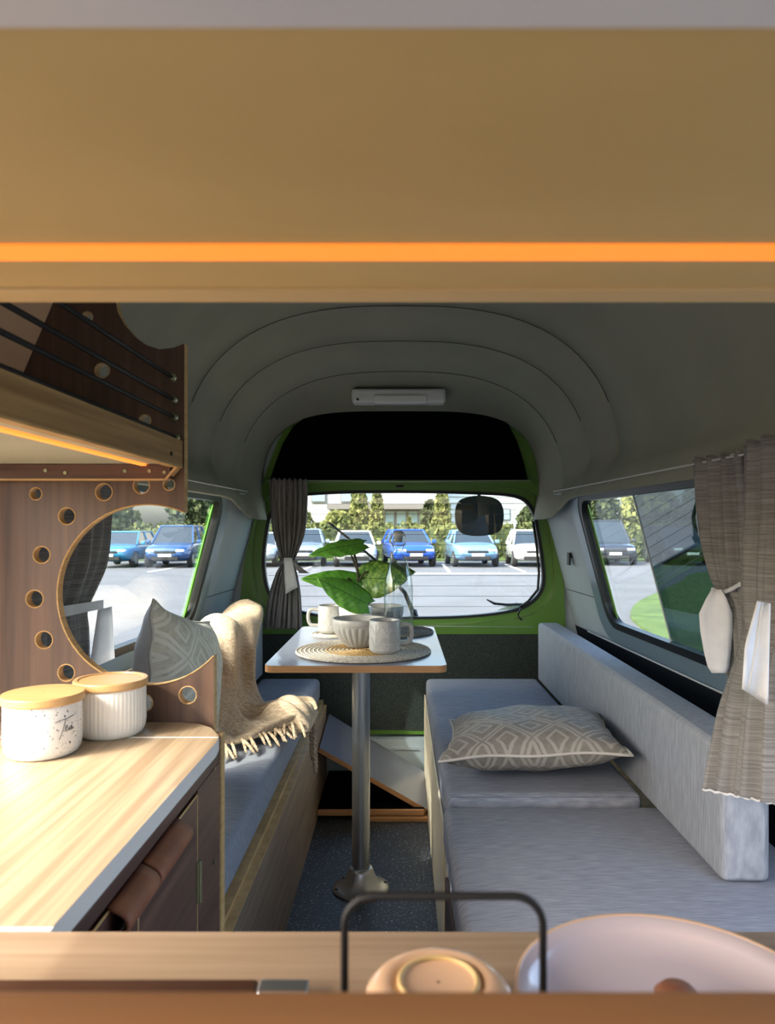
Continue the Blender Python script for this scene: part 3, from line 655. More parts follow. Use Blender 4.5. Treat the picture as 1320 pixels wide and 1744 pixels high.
b = B(); b.box(-.292, -.2795, .30, 1.139, .69, .7295); b.build('top_rail', M['walnuty'], cb, bevel=.0008)
for y0, y1 in ((1.013, 1.136), (.785, 1.010), (.42, .782)):
    b = B(); b.box(-.292, -.2795, y0, y1, .03, .683 if y0 < 1 else .6885); d = b.build('door' if y0 < 1 else 'end_stile', M['walnuty'], cb, bevel=.0008)
    if y0 < 1:
        b = B(); b.box(-.2802, -.2792, y0, y1, .6815, .6845); b.build('door_edge', M['ply'], d)
        b = B(); b.box(-.2802, -.2792, y1 - .0005, y1 + .0015, .03, .684); b.build('side_edge', M['ply'], d)
        hy0, hy1 = (.796, .915) if y0 > .7 else (.70, .79)
        h = B(); h.grid(lambda u, v: Vector((-.2795 + .020 * sin(u * pi * .95) , hy0 + (hy1 - hy0) * v, .688 - .040 * u + .004 * sin(u * pi))), 10, 6)
        h.build('pull_tab', M['leather'], d, smooth=True, solid=.0035)
b = B(); b.box(-.2796, -.277, 1.005, 1.018, .535, .592); h = b.build('hinge', M['brass'], cb, bevel=.0006)
b = B(); b.tube([(-.2755, 1.0115, .535), (-.2755, 1.0115, .592)], .0022, 8); b.build('hinge_pin', M['brass'], cb)
b = B(); b.box(-.3, -.2775, 1.1385, 1.1595, 0, .73); b.build('end_edge', M['ply'], cb)
for z in (.69, .55):
    b = B(); b.lathe([(.003, 0), (.003, .001)], n=8); b.v = [Vector((-.2787 + v.z, 1.10 + v.x, z + v.y)) for v in b.v]; b.build('screw', M['brass'], cb)

# canisters
def canister(loc, body, label, ribs, sr=.049):
    o = thing('canister', label, 'canister', loc, group='ceramic canisters on the worktop')
    n = 180 if ribs else 64
    rf = (lambda a, i: 1 + (.030 * (abs(sin(a * 26)) ** .7) - .020 if 3 <= i <= 6 else 0)) if ribs else None
    b = B(); b.lathe([(.001, 0), (sr * .80, 0), (sr * .90, .003), (sr * .97, .010), (sr, .02), (sr, .045), (sr * .995, .066), (sr * .98, .069), (sr * .96, .07)], n=n, rf=rf, caps=False); b.build('jar', body, o, local=True, smooth=True)
    b = B(); b.lathe([(sr * .97, .069), (sr * 1.04, .070), (sr * 1.055, .072), (sr * 1.055, .079), (sr * 1.04, .081), (sr * .93, .081), (sr * .915, .0795 if ribs else .081), (.001, .0795 if ribs else .081)], n=64, caps=False); b.build('lid', M['bamboo'], o, local=True, bevel=0)
    return o
c1 = canister((-.478, .982, CZ), M['speck'], 'speckled white canister marked Tea with a flat bamboo lid', False)
# handwriting, wrapped on the jar
def wrap(u, v):                            # u: metres to the right of the centre line, v height
    ph = (u + .019) / .0495; d = math.atan2(-.478, .982)
    a = -pi / 2 + ph - d * 1.0
    return Vector((.0495 * cos(a), .0495 * sin(a), v))
strokes = [[(-.005, .049), (.000, .051), (.010, .052), (.022, .0545)], [(.009, .0525), (.007, .044), (.004, .035), (.001, .029), (.000, .0265)], [(.008, .039), (.011, .0405), (.0115, .043), (.0095, .0425), (.009, .038), (.0115, .036), (.014, .0395)],
           [(.0185, .0415), (.016, .0405), (.0145, .037), (.0165, .0365), (.0187, .041), (.0185, .0368), (.0215, .0385)]]
b = B()
for s_ in strokes: b.tube([wrap(p.x, p.y) for p in spline([(u, v, 0) for u, v in s_], 6)], .00042, 5)
b.build('lettering_tea', M['ink'], c1, local=True)
c2 = canister((-.424, 1.075, CZ), M['ribc'], 'cream ribbed canister with bamboo lid, nearer the partition panel', True)

# ------------------------------------------------------------------ nearest slot: shelf board above, counter and bar below
ov = thing('overhead_cabinet', 'tan board overhead shelf nearest the camera with glowing orange strip', 'shelf', (.05, .36, 1.206))
b = B(); b.box(-.46, .60, .228, .474, 1.206, 1.222); b.build('underside_board', M['tan'], ov)
b = B(); b.box(-.46, .60, .474, .500, 1.2035, 1.24); b.build('rear_lip', M['tanlip'], ov, bevel=.002)
b = B(); b.box(-.46, .60, .17, .228, 1.2045, 1.26); b.build('front_edge', M['edgegrey'], ov, bevel=.002)
b = B(); b.box(-.46, .60, .402, .424, 1.2045, 1.206); b.build('led_strip', M['led'], ov, label='glowing orange light strip')
fc = thing('front_counter', 'narrow oak counter strip crossing the bottom of the view', 'worktop', (0, .5, CZ - .02))
b = B(); b.box(-.86, .34, .449, .5465, CZ - .02, CZ); b.build('counter_board', M['oakx'], fc, bevel=.0008)
b = B(); b.box(-.28, .34, .262, .449, CZ - .06, CZ - .045); b.build('recess_floor', mat('dark_recess', (90, 62, 44), .6), fc)
b = B(); b.box(-.86, .34, .30, .549, .02, CZ - .062); b.build('counter_base', M['walnuty'], fc) if False else None
nb = B(); nb.box(-.30, .34, .235, .258, .70, .8885); tag(nb.build('rail_board', M['fillwood'], bevel=.003), 'orange-brown wooden board along the very bottom edge', 'board')
# black handle
hd = thing('wire_handle', 'black rounded wire frame standing in front of the seat at bottom', 'rack', (.0205, .35, CZ - .045))
x0, x1, zt = at(587, 1525, .35).x, at(925, 1525, .35).x, at(0, 1526, .35).z
rc_ = .014
hp = [(x0, .35, CZ - .045)] + [(x0 + rc_ - rc_ * cos(R(a)), .35, zt - rc_ + rc_ * sin(R(a))) for a in range(0, 91, 10)] + [(x1 - rc_ + rc_ * sin(R(a)), .35, zt - rc_ + rc_ * cos(R(a))) for a in range(0, 91, 10)] + [(x1, .35, CZ - .045)]
b = B(); b.tube(hp, .0019, 10); b.build('hoop', M['cord'], hd, smooth=True)
# dishes on the front counter
ds = thing('round_dish', 'large shallow milky glass dish with wooden knob at lower right', 'dish', (.163, .432, CZ))
b = B(); b.lathe([(.001, 0), (.066, 0), (.084, .008), (.0925, .018), (.0945, .0225), (.092, .0235), (.086, .017), (.078, .011), (.064, .008), (.001, .007)], n=72, caps=False); b.build('plate', M['pinkglass'], ds, local=True, smooth=True)
b = B(); b.tube([(.0935 * cos(a), .0935 * sin(a), .0228) for a in [2 * pi * i / 60 for i in range(60)]], .0016, 6, True); b.build('rim', M['peach'], ds, local=True, smooth=True)
b = B(); b.lathe([(.011, .007), (.009, .012), (.012, .020), (.013, .026), (.009, .030)], n=28); b.build('knob', M['leather'], ds, local=True, smooth=True)
sj = thing('rounded_jar', 'small peach glossy rounded jar inside the black wire frame', 'jar', (.0215, .415, CZ - .045))
b = B(); b.lathe([(.001, 0), (.034, 0), (.040, .006), (.043, .03), (.043, .074), (.041, .083), (.036, .088), (.028, .090), (.026, .0885), (.001, .0885)], n=56, caps=False); b.build('body', M['peach'], sj, local=True, smooth=True)
b = B(); b.tube([(.022 * cos(a), .022 * sin(a), .0895) for a in [2 * pi * i / 40 for i in range(40)]], .0016, 6, True); b.build('led_reflection_ring', M['tanlip'], sj, local=True, smooth=True)  # ring drawn in for the orange strip's reflection on the jar
c = at(480, 1674, .46); b = B(); b.box(c.x - .016, c.x + .016, .458, .472, CZ + .0005, CZ + .011); tag(b.build('metal_clip', M['alu'], bevel=.002), 'small grey metal clip at the edge of the front counter', 'clip')
b = B(); b.box(-.32, c.x - .018, .441, .478, CZ + .0005, CZ + .007); tag(b.build('metal_strip', mat('warm_reflection_metal', (96, 66, 50), .3, metal=.6), bevel=.002), 'dark metal strip, warm reflection in its colour, on the front counter at lower left', 'strip')  # a warm reflection is put into the dark metal's colour

# ------------------------------------------------------------------ curtains
def curtain(rows, n, name, m, par, sub=4, phase=0, thick=.0015, cols=None):
    """rows: (left point, right point, fold depth)"""
    cols = cols or n * 10
    Ls = spline([r[0] for r in rows], sub); Rs = spline([r[1] for r in rows], sub)
    Am = [v.x for v in spline([(r[2], 0, 0) for r in rows], sub)]
    k = len(Ls)
    def f(u, v):
        i = min(int(round(v * (k - 1))), k - 1); a, c = Ls[i], Rs[i]; d = c - a
        nn = Vector((-d.y, d.x, 0)); nn = nn.normalized() if nn.length > 1e-6 else Vector((1, 0, 0))
        q = u + .018 * sin(u * 17 + v * 3)
        return a + d * u + nn * Am[i] * (sin(2 * pi * n * q + phase) * (.75 + .25 * sin(u * 11 + 1)) + .3 * sin(2 * pi * n * 2.3 * u + v * 4)) + Vector((0, 0, -.004 * sin(2 * pi * n * u) if i in (0, k - 1) else 0))
    b = B(); b.grid(f, cols, k); return b.build(name, m, par, smooth=True, solid=thick)
# rear curtain
rc = thing('curtain', 'grey gathered curtain tied back at the left of rear window', 'curtain', at(485, 1075, 3.08))
D = 3.08
curtain([(at(460, 815, D), at(523, 817, D), .014), (at(459, 850, D), at(524, 850, D), .014), (at(464, 905, D), at(520, 905, D), .014), (at(474, 940, D), at(508, 940, D), .012), (at(480, 958, D), at(501, 958, D), .010),
         (at(470, 975, D), at(506, 975, D), .012), (at(458, 1010, D), at(512, 1010, D), .015), (at(451, 1045, D), at(514, 1045, D), .016), (at(448, 1070, D), at(514, 1072, D), .016)], 7, 'drape', M['curtainv'], rc)
b = B(); c = at(490, 957, D - .015)
b.tube([(c.x + .034 * cos(a), c.y + .022 * sin(a), c.z + .004 * cos(a)) for a in [2 * pi * i / 24 for i in range(24)]], .009, 8, True); b.build('tie_band', M['curtainv'], rc, smooth=True)
b = B(); b.grid(lambda u, v: at(496 + 22 * v + (u - .5) * (6 + 10 * v), 955 - 0 * v + 60 * v * .35, D - .04 - .01 * sin(v * 3)), 5, 7); b.build('bow_end', M['curtainv'], rc, smooth=True, solid=.002)
b = B(); b.grid(lambda u, v: at(483 + 14 * u + v * (8 + 8 * u) * .9 - 4 * v, 950 + 62 * v - 12 * u * v, D - .045 - .006 * sin(v * 4)), 6, 8); b.build('tie_tail', M['lining'], rc, smooth=True, solid=.002, label='white hanging tie end')
b = B(); b.tube([at(455, 818, 3.1), at(680, 820, 3.1), at(905, 818, 3.1)], .002, 6); tag(b.build('curtain_wire', M['pvc'], smooth=True), 'thin wire across the top of the rear window', 'curtain wire')
b = B(); b.tube([at(446, 1068, 3.09), at(680, 1066, 3.09), at(908, 1068, 3.09)], .0015, 6); tag(b.build('curtain_wire', M['pvc'], smooth=True), 'thin wire along the bottom of the rear window', 'curtain wire')
# right, farther curtain
c_ = thing('curtain', 'grey linen curtain tied back at right window, the farther one', 'curtain', at(1225, 1150, 1.6))
curtain([(at(1180, 783, 1.60), at(1264, 772, 1.40), .013), (at(1181, 850, 1.60), at(1270, 850, 1.40), .013), (at(1188, 920, 1.60), at(1272, 930, 1.42), .012), (at(1202, 975, 1.58), at(1270, 985, 1.44), .009), (at(1215, 1004, 1.60), at(1266, 1010, 1.48), .007),
         (at(1224, 1030, 1.58), at(1280, 1040, 1.47), .008), (at(1232, 1080, 1.56), at(1286, 1090, 1.46), .010), (at(1236, 1150, 1.55), at(1290, 1150, 1.46), .010)], 4, 'drape', M['curtain'], c_)
b = B(); b.tube(spline([at(1214, 1003, 1.585), at(1228, 1009, 1.55), at(1244, 1004, 1.50), at(1262, 994, 1.45)], 5), .0045, 8); b.build('tie_band', M['lining'], c_, smooth=True, label='white tie band')
TL = [(1004, 1213, 1229), (1020, 1203, 1238), (1045, 1191, 1247), (1075, 1193, 1248), (1110, 1199, 1244), (1135, 1205, 1241), (1146, 1212, 1238)]
b = B(); b.grid(lambda u, v: at(TL[round(v * 6)][1] * (1 - u) + TL[round(v * 6)][2] * u, TL[round(v * 6)][0], 1.52 + .006 * sin(u * 4 + v * 2)), 7, 7); b.build('tie_tail', M['lining'], c_, smooth=True, solid=.003, label='white hanging tie end')
b = B(); b.tube([at(1228, 792, 1.50), at(1240, 780, 1.46), at(1257, 769, 1.42)], .0035, 8); b.build('hook_rod', M['pvc'], c_, smooth=True)
# right, nearer curtain
c_ = thing('curtain', 'nearer grey linen curtain draped over the right backrest end', 'curtain', at(1260, 1360, 1.2))
curtain([(at(1266, 758, 1.35), at(1376, 722, 1.16), .013), (at(1264, 860, 1.36), at(1376, 850, 1.16), .013), (at(1256, 960, 1.37), at(1372, 960, 1.16), .011), (at(1258, 1040, 1.37), at(1368, 1050, 1.18), .010), (at(1258, 1085, 1.36), at(1368, 1090, 1.18), .008),
         (at(1236, 1150, 1.34), at(1366, 1150, 1.14), .012), (at(1219, 1210, 1.29), at(1366, 1220, 1.12), .012), (at(1207, 1280, 1.26), at(1368, 1300, 1.10), .012), (at(1197, 1342, 1.24), at(1370, 1382, 1.08), .012)], 4, 'drape', M['curtain'], c_)
b = B(); b.tube([at(1197 + (1366 - 1197) * t, 1344 + 34 * t + 1.5 * sin(t * 60), 1.236 - .155 * t - .01 * 0) for t in [i / 40 for i in range(41)]], .0022, 6); b.build('hem_stitch', M['lining'], c_, smooth=True, label='white overlocked hem')
b = B(); b.grid(lambda u, v: at(1291 - 26 * v + (20 + 22 * v) * u - 8 * (1 - abs(2 * v - 1)) * (1 - u), 1024 + 150 * v + 22 * u * v + 4 * u, 1.125 + .02 * sin(u * 3) + .01 * sin(v * 6)), 8, 12)
b.build('folded_tail', M['lining'], c_, smooth=True, solid=.003, label='white folded tie end with stitched edge')
b = B(); b.tube([at(1299 - 24 * v, 1026 + 152 * v, 1.118) for v in [i / 14 for i in range(15)]], .0018, 5); b.build('tail_stitch', M['stonel'], c_, smooth=True)
# left curtain behind the partition
c_ = thing('curtain', 'grey linen curtain tied back at left window behind the round opening', 'curtain', (-.70, 1.5, .6))
def lc(y0, y1, z, amp, dx=0): return (Vector((-(wx(y0, z) - .035 - dx), y0, z)), Vector((-(wx(y1, z) - .035 - dx), y1, z)), amp)
lc = lambda y0, y1, z, amp, dx=0: (Vector((-(wx(y0, 1.19) - .028), y0, z)), Vector((-(wx(y1, 1.19) - .028), y1, z)), amp)
curtain([lc(1.20, 1.66, 1.185, .012), lc(1.20, 1.65, 1.08, .012), lc(1.20, 1.63, .98, .012), lc(1.20, 1.58, .92, .010), lc(1.22, 1.545, .88, .008), lc(1.20, 1.55, .84, .009), lc(1.20, 1.55, .76, .012), lc(1.20, 1.54, .70, .012)], 6, 'drape', M['curtain'], c_)
p0, p1 = Vector((-.655, 1.20, .895)), Vector((-.632, 1.56, .888))
b = B(); b.add([p0 + Vector((0, 0, .012)), p1 + Vector((0, 0, .010)), p1 - Vector((0, 0, .008)), p0 - Vector((0, 0, .012))], [(0, 1, 2, 3)]); b.build('tie_band', M['lining'], c_, solid=.002, label='white tie band')
b = B(); b.grid(lambda u, v: Vector((-.63 - .01 * v, 1.53 + .07 * u + .06 * v * (u - .3), .88 - .12 * v)), 5, 6); b.build('tie_tail', M['lining'], c_, smooth=True, solid=.002, label='white hanging tie end')

# ------------------------------------------------------------------ pillows
def pillow(name, label, m, loc, rot, s, th, back=None, pin=.10):
    o = thing(name, label, 'pillow', loc, rot)
    def f(u, v, sg):
        a, c = u * 2 - 1, v * 2 - 1
        ed = (1 - abs(a) ** 2.6) * (1 - abs(c) ** 2.6)
        px = a * (1 - pin * (1 - c * c) * abs(a) ** 4); py = c * (1 - pin * (1 - a * a) * abs(c) ** 4)
        wr = .004 * sin(a * 9 + c * 4) * ed + .003 * sin(c * 14 - a * 6) * (1 - ed)
        return Vector((px * s / 2, py * s / 2, sg * (th / 2) * max(ed, 0) ** .55 + wr))
    N = 26
    b = B(); b.grid(lambda u, v: f(u, v, 1), N, N); b.build('front_cover', m, o, local=True, smooth=True)
    b = B(); b.grid(lambda u, v: f(1 - u, v, -1), N, N); b.build('back_cover', back or m, o, local=True, smooth=True)
    ring = [f(i / N, 0, 1) for i in range(N)] + [f(1, i / N, 1) for i in range(N)] + [f(1 - i / N, 1, 1) for i in range(N)] + [f(0, 1 - i / N, 1) for i in range(N)]
    b = B(); b.tube(ring, .0035, 6, True); b.build('piping', M['piping'], o, local=True, smooth=True)
    return o
pillow('throw_pillow', 'grey diamond patterned pillow lying flat on the right bench', M['pil1'], (.335, 1.905, .512), (R(-3), R(-4), R(-7)), .44, .125)
wd = Vector((.03, .38, -.10)).normalized(); upv = Vector((-.03, 0, 1)); nz = wd.cross(upv).normalized(); upv = nz.cross(wd)
PROT = Matrix((wd, upv, nz)).transposed().to_euler()
pillow('throw_pillow', 'pale diamond patterned pillow propped upright on left bench by partition', M['pil2'], (-.505, 1.665, .684), PROT, .355, .16, M['lining'])

# ------------------------------------------------------------------ blanket
bl = thing('knitted_blanket', 'beige knitted blanket draped over the left bench backrest', 'blanket', (-.5, 2.3, .445))
rows = [((-.675, 2.05, .62), (-.675, 2.80, .64)), ((-.665, 2.02, .70), (-.665, 2.80, .715)), ((-.615, 2.00, .715), (-.61, 2.78, .74)), ((-.552, 1.98, .69), (-.548, 2.76, .72)), ((-.53, 1.96, .60), (-.535, 2.64, .62)),
        ((-.51, 1.95, .52), (-.515, 2.50, .52)), ((-.47, 1.97, .465), (-.47, 2.44, .472)), ((-.42, 2.02, .462), (-.42, 2.42, .478)), ((-.37, 2.10, .462), (-.37, 2.42, .482)), ((-.325, 2.16, .462), (-.315, 2.42, .472)), ((-.302, 2.2, .43), (-.295, 2.38, .44))]
La = spline([r[0] for r in rows], 5); Lb = spline([r[1] for r in rows], 5); K = len(La)
def bf(u, v):
    i = int(round(v * (K - 1))); a, c = La[i], Lb[i]; p = a.lerp(c, u)
    t = v
    fold = (.042 * (sin(u * 13 + t * 7) * .5 + .5) ** 1.6 + .016 * (sin(u * 31 - t * 11) * .5 + .5)) * (.35 + .65 * min(1, t * 3)) * (1 - .3 * t)
    out = Vector((.75, -.1, .65)) if t > .25 else Vector((.3, 0, 1))
    e = .012 * sin(u * pi * 3 + t * 2)
    return p + out.normalized() * max(fold, 0.0) + Vector((0, e * .4, .004))
b = B(); b.grid(bf, 60, K); b.build('cloth', M['knit'], bl, smooth=True, solid=.006)
# loose bunch near the bench edge and the fringe
b = B(); b.grid(lambda u, v: Vector((-.43 + .165 * u, 2.14 + .22 * v, .458 + .062 * (abs(sin(pi * v)) ** .6) * (abs(sin(pi * min(1, u * 1.02))) ** .6) + .014 * sin(v * 16 + u * 6) * sin(pi * u))), 20, 24); b.build('bunched_end', M['knit'], bl, smooth=True, solid=.008)
random.seed(3)
def tassel(p, q, sag, r=.006):
    b = B(); p, q = Vector(p), Vector(q)
    for s_ in range(3):
        pts_ = []
        for i in range(15):
            t = i / 14; c = p.lerp(q, t) + Vector((0, 0, -sag * sin(pi * t)))
            a = t * 22 + s_ * 2.1; pts_.append(c + Vector((cos(a) * r * .55, sin(a) * r * .55, sin(a + 1) * r * .3)))
        b.tube(pts_, [r * .62] * 13 + [r * .4, r * .2], 6)
    b.build('tassel', M['fringe'], bl, smooth=True)
tassel((-.270, 2.29, .455), (-.262, 2.27, .285), 0, .0075)
tassel((-.285, 2.32, .45), (-.278, 2.31, .32), 0, .006)
for k in range(16):
    y = 1.975 + .0145 * k; x = -.505 + .0102 * k
    tassel((x, y + .01, .462), (x + .035 + .05 * random.random(), y - .06 - .045 * random.random(), .452), -.010 - .008 * random.random(), .0042)
for k in range(5):
    tassel((-.385 + .02 * k, 2.18, .478), (-.40 + .028 * k + .02 * random.random(), 2.09 - .02 * (k % 2), .456), -.012, .0045)

# ------------------------------------------------------------------ outside
GZ = -.56
b = B(); b.box(-60, 60, -12, 80, GZ - .1, GZ); b.build('ground', M['asphalt'], kind='structure')
b = B(); b.box(-45, 45, 36.2, 80, GZ, GZ + .06); b.build('lawn_strip', M['grass'], kind='structure')
b = B(); gp = smoothpoly([(3.9, 12), (4.2, 13.4), (5.0, 15.5), (6.2, 17.8), (8.2, 21.5), (11, 26.5), (16, 28), (21, 27), (21, 5), (12, 4), (4.2, 4.4), (3.5, 8), (3.7, 10.5)], 5)
b.prism(gp[::-1], lambda u, v, ww: Vector((u, v, GZ + ww)), 0, .05); b.build('lawn_bed', M['grass'], kind='structure')
b = B()
b.box(-1.2, 7.0, 26.2, 26.45, GZ, GZ + .004); b.build('parking_line', M['line'], kind='structure')
for x in (-15.2, -12.4, -9.4, -6.6, -3.9, -.9, 1.75, 4.55, 7.4):
    b = B(); b.prism([(x, 27.2), (x + .12, 27.2), (x + .22, 33), (x + .1, 33)], lambda u, v, ww: Vector((u, v, GZ + ww)), 0, .004); b.build('parking_line', M['line'], kind='structure')

def car(label, px, D, color, yaw, W=1.8, L=4.3, H=1.55, suv=0, zoff=0, rough=.25):
    m = mat('car_paint', color, rough, metal=.3, coat=.6)
    o = thing('car', label, 'car', ((px - 682) * D / F, D + L / 2 * .8, GZ), (0, 0, R(yaw)), 'parked cars across the lot')
    hw = W / 2; hz = .98 if suv else .92
    st = [(-L / 2, .50, .72, .62), (-L / 2 + .06, .40, .80, .86), (-L / 2 + .35, .24, .94, hz * .93), (-L * .30, .22, .985, hz), (-L * .20, .22, 1, hz + .04), (0, .22, 1, hz + .06), (L * .25, .22, 1, hz + .08), (L * .42, .24, .97, hz + .06), (L / 2 - .05, .34, .88, hz - .02), (L / 2, .5, .8, .75)]
    b = B(); vs = []
    for y, zb, ws, zt in st:
        h = hw * ws
        vs += [(-h * .9, y, zb), (-h, y, zb + .16), (-h, y, zt * .72), (-h * .95, y, zt * .93), (-h * .80, y, zt), (0, y, zt + .03), (h * .80, y, zt), (h * .95, y, zt * .93), (h, y, zt * .72), (h, y, zb + .16), (h * .9, y, zb)]
    n = 11; fs = [(i * n + j, (i + 1) * n + j, (i + 1) * n + j + 1, i * n + j + 1) for i in range(len(st) - 1) for j in range(n - 1)]
    fs += [(i * n + n - 1, (i + 1) * n + n - 1, (i + 1) * n, i * n) for i in range(len(st) - 1)] + [tuple(range(n)), tuple(range((len(st) - 1) * n, len(st) * n))[::-1]]
    b.add(vs, fs); b.build('body', m, o, local=True, smooth=True, subd=1)
    zb_ = hz + .0; ya, yb = -L * .215, L * .44; yc, yd = -L * .04, L * .36
    b = B(); b.add([(-hw * .90, ya, zb_), (hw * .90, ya, zb_), (hw * .92, yb, zb_ + .03), (-hw * .92, yb, zb_ + .03), (-hw * .70, yc, H - .05), (hw * .70, yc, H - .05), (hw * .70, yd, H - .07), (-hw * .70, yd, H - .07)],
                   [(0, 1, 5, 4), (1, 2, 6, 5), (2, 3, 7, 6), (3, 0, 4, 7), (4, 5, 6, 7), (3, 2, 1, 0)]); b.build('window_glass', M['carglass'], o, local=True)
    b = B(); b.box(-hw * .71, hw * .71, yc - .03, yd + .05, H - .07, H); b.build('roof', m, o, local=True, bevel=.03, seg=3)
    for sx in (-1, 1):
        for q0, q1, rr_ in (((sx * hw * .9, ya - .02, zb_), (sx * hw * .71, yc, H - .05), .04), ((sx * hw * .92, yb, zb_), (sx * hw * .71, yd, H - .06), .05), ((sx * hw * .92, L * .1, zb_), (sx * hw * .715, L * .12, H - .05), .035)):
            b = B(); b.tube([q0, q1], rr_, 6); b.build('pillar', m, o, local=True)
        for yy in (-L * .31, L * .30):
            b = B(); b.lathe([(.20, -.1), (.33, -.1), (.34, -.06), (.34, .06), (.33, .1), (.20, .1)], n=24); b.v = [Vector((sx * (hw - .10) + v.z, yy + v.x, .34 + v.y)) for v in b.v]; wv = b.build('wheel', M['tyre'], o, local=True, smooth=True)
            b = B(); b.lathe([(.03, .0), (.20, .012), (.21, -.01)], n=20); b.v = [Vector((sx * (hw - .0) + sx * v.z * .5, yy + v.x, .34 + v.y)) for v in b.v]; b.build('wheel_rim', M['alu'], wv, local=True)
        b = B(); b.box(sx * hw * .62 - .17, sx * hw * .62 + .17, -L / 2 - .012, -L / 2 + .35, .66, .76, M=None); b.build('headlight', mat('headlight', (210, 216, 220), .1), o, local=True, bevel=.03)
        b = B(); b.box(sx * (hw + .10) - .09, sx * (hw + .10) + .09, ya + .15, ya + .28, hz + .0, hz + .15); b.build('side_mirror', m, o, local=True, bevel=.03)
    b = B(); b.box(-hw * .55, hw * .55, -L / 2 - .02, -L / 2 + .3, .32, .46); b.box(-hw * .45, hw * .45, -L / 2 - .015, -L / 2 + .3, .60, .70); b.build('grille', M['tyre'], o, local=True, bevel=.02)
    b = B(); b.box(-.26, .26, -L / 2 - .04, -L / 2 - .01, .47, .58); b.build('number_plate', M['line'], o, local=True)
    b = B(); b.box(-.13, .0, ya + .12, ya + .2, H - .22, H - .12) if False else b.box(-hw * .7, hw * .7, ya + .02, ya + .1, zb_ - .01, zb_ + .02); b.build('wiper_cowl', M['tyre'], o, local=True)
    return o
car('white hatchback parked behind the plant, left of the blue car', 600, 30.5, (226, 230, 232), 6, 1.82, 4.2, 1.52)
car('bright blue crossover parked in the middle of the rear window', 695, 30.5, (34, 84, 190), 9, 1.86, 4.3, 1.58, 1)
car('steel blue family car parked below the hanging mirror', 808, 30.5, (110, 150, 190), 3, 1.9, 4.4, 1.56, 1)
car('white saloon parked at the far right of the rear window', 916, 30.5, (236, 238, 240), -3, 1.85, 4.6, 1.56)
car('grey-blue wagon seen partly behind the rear curtain', 510, 31.0, (120, 138, 160), 5, 1.85, 4.6, 1.6, 1)
car('silver car at the left edge of rear window', 430, 30.5, (190, 198, 206), 3, 1.8, 4.4, 1.45)
car('dark blue car seen through the round opening', 280, 30.0, (40, 78, 128), 4, 1.9, 4.6, 1.75, 1)
car('teal blue car left of the dark blue one through round opening', 186, 30.0, (36, 120, 160), 2, 1.8, 4.4, 1.5)
car('dark grey off-road car seen through the right side window', 1048, 32.0, (44, 50, 60), -3, 2.15, 4.8, 2.0, 1)
car('dark car parked further right seen through the right side window', 1178, 32.0, (58, 62, 66), -3, 1.95, 4.6, 1.75, 1)

def tree(label, px, D, h, r, shape, m, n=1500, lf=.28, group='trees beyond the parked cars', name='conifer_tree', cat='tree', trunk=True, rx=None):
    x = (px - 682) * D / F; o = thing(name, label, cat, (x, D, GZ), group=group)
    rnd = random.Random(int(px * 7 + D)); b = B()
    for i in range(n):
        t = rnd.random() ** .8; z = h * (.08 + .92 * t)
        if shape == 'cone': rr = r * (1 - t) ** .55 * (.6 + .4 * min(1, t * 6))
        elif shape == 'ball': rr = r * sqrt(max(0, 1 - (2 * t - 1) ** 2)) ** .8
        else: rr = r
        a = rnd.random() * 2 * pi; q = rr * (.72 + .34 * rnd.random() + .10 * sin(a * 5 + z * 3))
        if shape == 'hedge':
            c = Vector(((rnd.random() * 2 - 1) * rx, (rnd.random() * 2 - 1) * r, h * (.05 + .95 * rnd.random()) + .12 * sin(rnd.random() * 9)))
        else: c = Vector((q * cos(a), q * sin(a), z))
        s_ = lf * (.6 + .8 * rnd.random()); E = Euler((rnd.random() * 6, rnd.random() * 6, rnd.random() * 6)).to_matrix()
        b.add([c + E @ Vector(p) * s_ for p in ((-.5, -.3, 0), (.5, -.3, .1), (.35, .4, 0), (-.4, .4, .1))], [(0, 1, 2, 3)])
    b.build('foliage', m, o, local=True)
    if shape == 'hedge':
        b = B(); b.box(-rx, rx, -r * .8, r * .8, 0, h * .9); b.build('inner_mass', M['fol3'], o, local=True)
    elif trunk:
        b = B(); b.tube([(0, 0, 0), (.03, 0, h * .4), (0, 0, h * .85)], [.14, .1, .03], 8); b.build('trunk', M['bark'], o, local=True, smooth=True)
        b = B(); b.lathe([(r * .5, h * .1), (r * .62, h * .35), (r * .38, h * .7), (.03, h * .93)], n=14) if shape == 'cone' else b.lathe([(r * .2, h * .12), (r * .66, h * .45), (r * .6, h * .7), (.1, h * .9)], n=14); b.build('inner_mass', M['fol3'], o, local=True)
    return o
tree('bushy pale green shrub left of the tall conifer', 575, 41, 2.5, .8, 'ball', M['fol1'])
tree('broad tall yellow-green conifer above the white hatchback', 612, 42.5, 4.3, .75, 'cone', M['fol1'])
tree('tall yellow-green conifer next to the building window', 642, 41, 3.7, .5, 'cone', M['fol1'])
tree('slender tall yellow-green conifer right of the building window', 753, 41, 4.0, .62, 'cone', M['fol1'])
tree('small dark bushy tree beside building corner', 733, 43, 3.2, .5, 'ball', M['fol3'], 900)
tree('dark rounded tree at the right edge of the rear window', 903, 44, 2.9, .7, 'ball', M['fol3'], 900)
tree('small slim conifer below the building window', 697, 40.6, 2.2, .3, 'cone', M['fol1'], 600, .2)
tree('sparse bushy tree behind the silver car', 490, 43, 3.0, 1.4, 'ball', M['fol2'])
tree('large bushy tree at the far end of the left side window', 345, 43, 4.8, 1.8, 'ball', M['fol3'], 2500)
tree('bushy tree left of the dark blue car', 150, 43, 3.8, 2.6, 'ball', M['fol2'], 2500)
tree('leafy dark tree behind the off-road car in right window', 1000, 43, 4.4, 1.7, 'ball', M['fol3'], 2500)
tree('pale leafy tree right of the off-road car', 1105, 47.5, 4.6, 1.7, 'ball', M['fol1'], 2500)
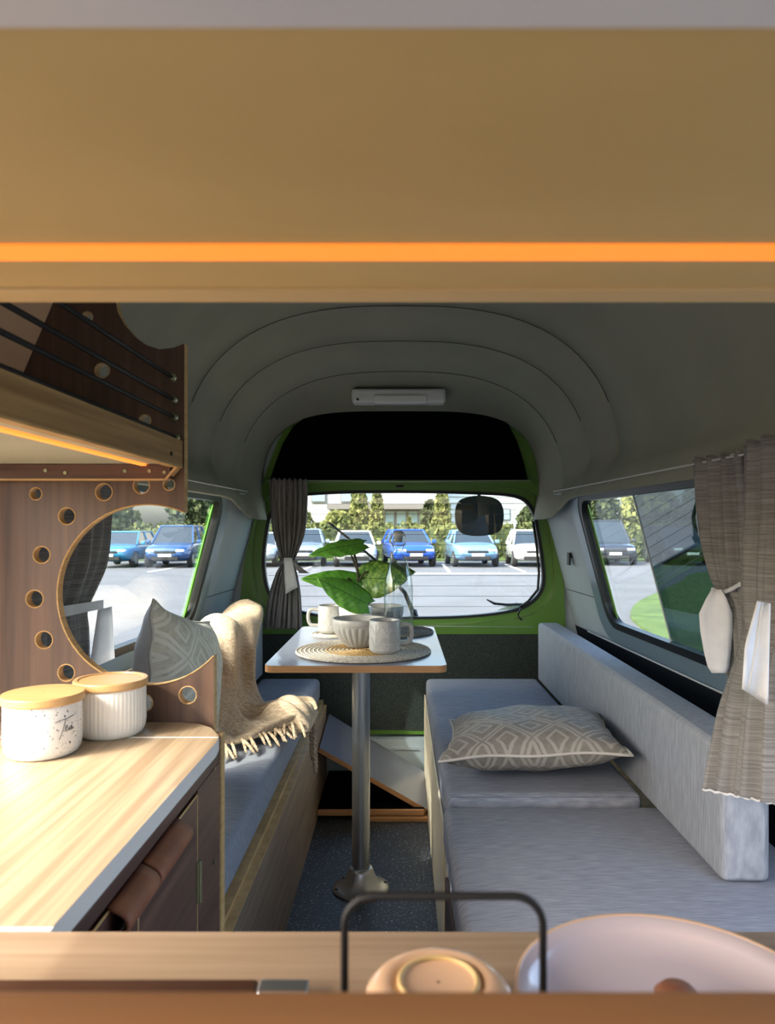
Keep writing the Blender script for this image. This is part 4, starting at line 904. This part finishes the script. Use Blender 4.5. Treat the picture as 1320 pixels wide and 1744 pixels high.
tree('tall dark tree beyond the curtain side of right window', 1225, 42.5, 4.8, 2.0, 'ball', M['fol3'], 2500)
tree('long clipped hedge behind the parked cars', 682, 38.4, 1.75, .5, 'hedge', M['fol2'], 7000, .26, 'hedges', 'hedge', 'hedge', False, rx=14)

# building behind the conifers
bd = thing('apartment_building', 'grey apartment building with balcony and large window beyond the conifers', 'building', (-1.5, 50, GZ))
def bx(x0, x1, y0, y1, z0, z1, nm, m, par=bd, **k): q = B(); q.box(x0, x1, y0, y1, z0, z1); return q.build(nm, m, par, **k)
def Z50(py): return at(0, py, 50).z
def X50(px): return at(px, 0, 50).x
bx(X50(470), X50(760), 50, 58, GZ, Z50(700), 'wall', M['conc'])
bx(X50(560), X50(765), 48.6, 50, Z50(868), Z50(859), 'balcony_slab', M['roofd'])
bx(X50(650), X50(757), 48.9, 50, Z50(900), Z50(868), 'lower_wall', mat('grey_cladding', (150, 150, 150), .8)) if False else None
for k in range(24):
    x = X50(640) + k * (X50(760) - X50(640)) / 23; bx(x - .02, x + .02, 48.65, 48.7, Z50(859), Z50(838), 'balcony_baluster', M['roofd'])
bx(X50(640), X50(760), 48.62, 48.72, Z50(838), Z50(836), 'balcony_rail', M['roofd'])
for i, (a, c) in enumerate(((655, 673), (674, 693), (694, 713))):
    f_ = bx(X50(a), X50(c), 49.85, 50, Z50(899), Z50(869), 'window', M['roofd'])
    bx(X50(a + 2), X50(c - 2), 49.8, 49.86, Z50(897), Z50(871), 'pane', mat('pane_glass', (130, 156, 166), .1), f_)
for px in (480, 530, 580, 620): 
    f_ = bx(X50(px), X50(px + 26), 49.85, 50, Z50(856), Z50(838), 'window', M['roofd']); bx(X50(px + 2), X50(px + 24), 49.8, 49.86, Z50(854), Z50(840), 'pane', mat('pane_glass', (120, 140, 150), .1), f_)
bd2 = thing('apartment_building', 'pale rendered building behind the mirror on the right', 'building', (8, 56, GZ))
bx(X50(770), X50(1000), 56, 62, GZ, Z50(800), 'wall', mat('white_render', (220, 224, 226), .8), bd2)
for k in range(5):
    z = Z50(888 - 12 * k); bx(X50(770), X50(1000), 55.93, 56, z, z + .05, 'cladding_joint', M['conc'], bd2)
for px in (800, 862, 925):
    f_ = bx(X50(px), X50(px + 30), 55.9, 56, Z50(885), Z50(862), 'window', M['roofd'], bd2); bx(X50(px + 2), X50(px + 28), 55.86, 55.91, Z50(883), Z50(864), 'pane', mat('pane_glass', (170, 186, 194), .1), f_)
